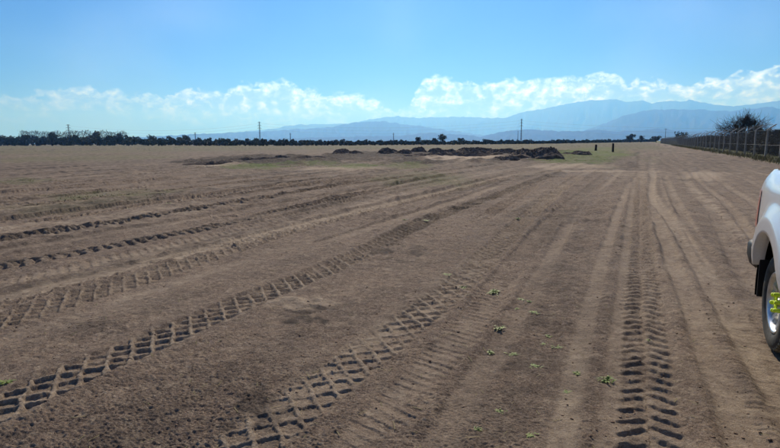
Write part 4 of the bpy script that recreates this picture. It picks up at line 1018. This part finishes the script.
for sg in (-1, 1):
    for y0, y1 in ((-2.38, -1.52), (-1.49, -.78)):
        d_ = MB().box((sg * .905 - .02, y0, .52), (sg * .905 + .022, y1, 1.10), .012).build('door', white, truck)
        MB().box((sg * .945 - .018, y1 - .24, .98), (sg * .945 + .018, y1 - .08, 1.01), .006).build('handle', chrome, d_)
    mm = MB(); mm.box((sg * 1.0 - .09, -2.22, 1.14), (sg * 1.0 + .09, -2.10, 1.33), .03); mm.box((sg * .88 - .08, -2.18, 1.15), (sg * .88 + .08, -2.13, 1.19)); mm.build('side_mirror', white, truck)
    h_ = MB().box((sg * .70 - .17, -3.97, .80), (sg * .70 + .17, -3.72, .96), .04).build('headlight', lens, truck)
    # tail lamp wraps the rear corner
    vs = []; zs = np.linspace(.86, 1.155, 9)
    cols = [q for q in PL if q[1] > REAR - .30 and q[0] < -.70]
    def lamp(z0, z1, nm, mt_):
        vs = []; zs = np.linspace(z0, z1, 8)
        for (x, y, nx_, ny_) in cols:
            for z in zs:
                i_ = inset(z, BT) - .006; yy = y - ny_ * i_ - .11 * max(0, (z - .78) / .5) ** 1.25 * min(1, (y - .55) / .45)
                k_ = .055 * min(1, (y - .25) / .7) ** 1.4 / HW; vs.append(((x * (1 - k_) - nx_ * i_) * (1 if sg < 0 else -1), yy, z))
        nn = len(zs); f = [(i * nn + k, i * nn + k + 1, (i + 1) * nn + k + 1, (i + 1) * nn + k) for i in range(len(cols) - 1) for k in range(nn - 1)]
        return MB().add(vs, f, True).build(nm, mt_, truck)
    tl = lamp(.86, 1.115, 'tail_light', redl); l2 = lamp(1.118, 1.185, 'tail_light', redl2)
MB().box((-.55, -4.02, .72), (.55, -3.93, .95), .03).build('grille', black, truck)
MB().box((-.86, -4.10, .46), (.86, -3.86, .70), .07).build('front_bumper', white, truck)
rb = MB(); vs = []                                                          # rear bumper wraps the corner
prof = [(-.10, .50), (.02, .47), (.10, .50), (.135, .58), (.135, .68), (.11, .705), (-.05, .705)]
path = [(-.845, .70), (-.845, .82), (-.825, .91), (-.78, .96), (-.72, .98), (-.4, .99), (0, .995), (.4, .99), (.72, .98), (.78, .96), (.825, .91), (.845, .82), (.845, .70)]
for i, (x, y) in enumerate(path):
    a = np.array(path[max(i - 1, 0)]); b = np.array(path[min(i + 1, len(path) - 1)]); tq = (b - a) / np.linalg.norm(b - a); nq = np.array([-tq[1], tq[0]])
    for (o_, z) in prof:
        k_ = .36 if i in (0, 12) else (.45 if i in (1, 11) else (.7 if i in (2, 10) else 1)); vs.append((x + nq[0] * o_ * k_, y + nq[1] * o_ * k_, z + (.05 if i in (0, 12) and z < .55 else 0)))
np_ = len(prof); rb.add(vs, [(i * np_ + k, i * np_ + (k + 1) % np_, (i + 1) * np_ + (k + 1) % np_, (i + 1) * np_ + k) for i in range(len(path) - 1) for k in range(np_)], True)
rbo = rb.build('rear_bumper', black, truck)
for sg in (-1, 1):
    MB().box((sg * .74 - .10, .94, .700), (sg * .74 + .10, 1.11, .735), .016).build('bumper_cap', chrome, rbo)
    MB().box((sg * .80 - .10, .455, .295), (sg * .80 + .10, .475, .62), .004).build('mud_flap', black, truck)
    MB().lathe([(-.012, 0), (-.012, .014), (.012, .014), (.012, 0)], 10, c=(sg * .84, .58, .545)).build('tow_hook', chrome, truck)
    for yc in (0, WB):                                                      # wheel housings
        vs = []; n = 28
        for k in range(n + 1):
            a = -.22 + (math.pi + .44) * k / n
            for x in (.905, .50): vs.append((sg * x, yc + .525 * math.cos(a), .41 + .525 * math.sin(a)))
        f = [(2 * k, 2 * k + 1, 2 * k + 3, 2 * k + 2) for k in range(n)] + [tuple(2 * k + 1 for k in range(n + 1))]
        MB().add(vs, f).build('wheel_housing', liner, truck)
m = MB(); m.box((-.42, -3.7, .40), (-.34, 1.0, .56)); m.box((.34, -3.7, .40), (.42, 1.0, .56)); m.box((-.62, -.06, .32), (.62, .06, .44)); m.box((-.62, WB - .06, .32), (.62, WB + .06, .44)); m.build('chassis', black, truck)
# wheel
def tyre_mesh():
    prof = [(-.095, .235), (-.118, .262), (-.127, .305), (-.122, .338), (-.108, .362), (-.092, .372), (-.045, .379), (.045, .379), (.092, .372), (.108, .362), (.122, .338), (.127, .305), (.118, .262), (.095, .235)]
    return MB().lathe(prof, 72)
def tread_mesh():
    m = MB(); n = 44
    for k in range(n):
        for row, (x0, x1, ph_) in enumerate(((-.116, -.066, 0), (-.058, -.004, .5), (.004, .058, 0), (.066, .116, .5))):
            a0 = 2 * math.pi * (k + ph_) / n; a1 = a0 + 2 * math.pi / n * .68; v = []
            for r_, sh in ((.360, 0), (.384 if row in (1, 2) else .380, .004)):
                for x in (x0 + sh, x1 - sh):
                    rr2 = r_ - (.016 if abs(x) > .1 else 0)
                    for a in (a0, a1): v.append((x, rr2 * math.cos(a), rr2 * math.sin(a)))
            m.add(v, [(0, 1, 3, 2), (4, 6, 7, 5), (0, 4, 5, 1), (2, 3, 7, 6), (0, 2, 6, 4), (1, 5, 7, 3)])
    return m
ty_me = tyre_mesh().mesh('tyre', rubber); tr_me = tread_mesh().mesh('tread', dusty)
m = MB().lathe([(-.105, .240), (-.112, .236), (-.104, .222), (-.085, .212), (.0, .20), (.10, .215), (.108, .238)], 56); m.mesh
m.lathe([(-.060, 0), (-.066, .05), (-.060, .085), (-.045, .10), (-.030, .10)], 40)
for k in range(6):                                                          # six twin spokes
    for da in (-.17, .17):
        a = 2 * math.pi * k / 6 + da; c_, s_ = math.cos(a), math.sin(a); v = []
        for (r_, x_, hw_) in ((.075, -.062, .020), (.150, -.074, .017), (.222, -.088, .022)):
            for o_ in (-1, 1):
                for dx in (0, .028): v.append((x_ + dx, r_ * c_ - o_ * hw_ * s_, r_ * s_ + o_ * hw_ * c_))
        f = []
        for i in range(2):
            b_ = i * 4; f += [(b_, b_ + 2, b_ + 6, b_ + 4), (b_ + 1, b_ + 5, b_ + 7, b_ + 3), (b_, b_ + 4, b_ + 5, b_ + 1), (b_ + 2, b_ + 3, b_ + 7, b_ + 6)]
        m.add(v, f)
rim_me = m.mesh('rim', alloy)
disc_me = MB().lathe([(-.02, .0), (-.02, .19), (.0, .19), (.0, 0)], 32).mesh('brake_disc', liner)
capm = MB().lathe([(-.122, .0), (-.122, .012), (-.116, .016), (-.060, .017)], 12)
capm.box((-.104, -.012, .0), (-.094, .012, .050), .003)                     # the pointer that shows a loose nut
nut_me = capm.mesh('nut_pointer', yel)
cen_me = MB().lathe([(-.092, 0), (-.090, .030), (-.080, .036), (-.055, .038)], 20).mesh('centre_cap', alloy)
for yc in (0, WB):
    for sg in (-1, 1):
        wo = link('wheel', ty_me, truck); wo.location = (sg * .762, yc, RW - .012); wo.rotation_euler = (R(17), 0, 0 if sg < 0 else math.pi)
        link('tread', tr_me, wo); link('rim', rim_me, wo); link('brake_disc', disc_me, wo); link('centre_cap', cen_me, wo)
        for k in range(6):
            a = 2 * math.pi * k / 6 + .5; q = link('nut_pointer', nut_me, wo); q.location = (0, .070 * math.cos(a), .070 * math.sin(a)); q.rotation_euler = (a + 1.57, 0, 0)
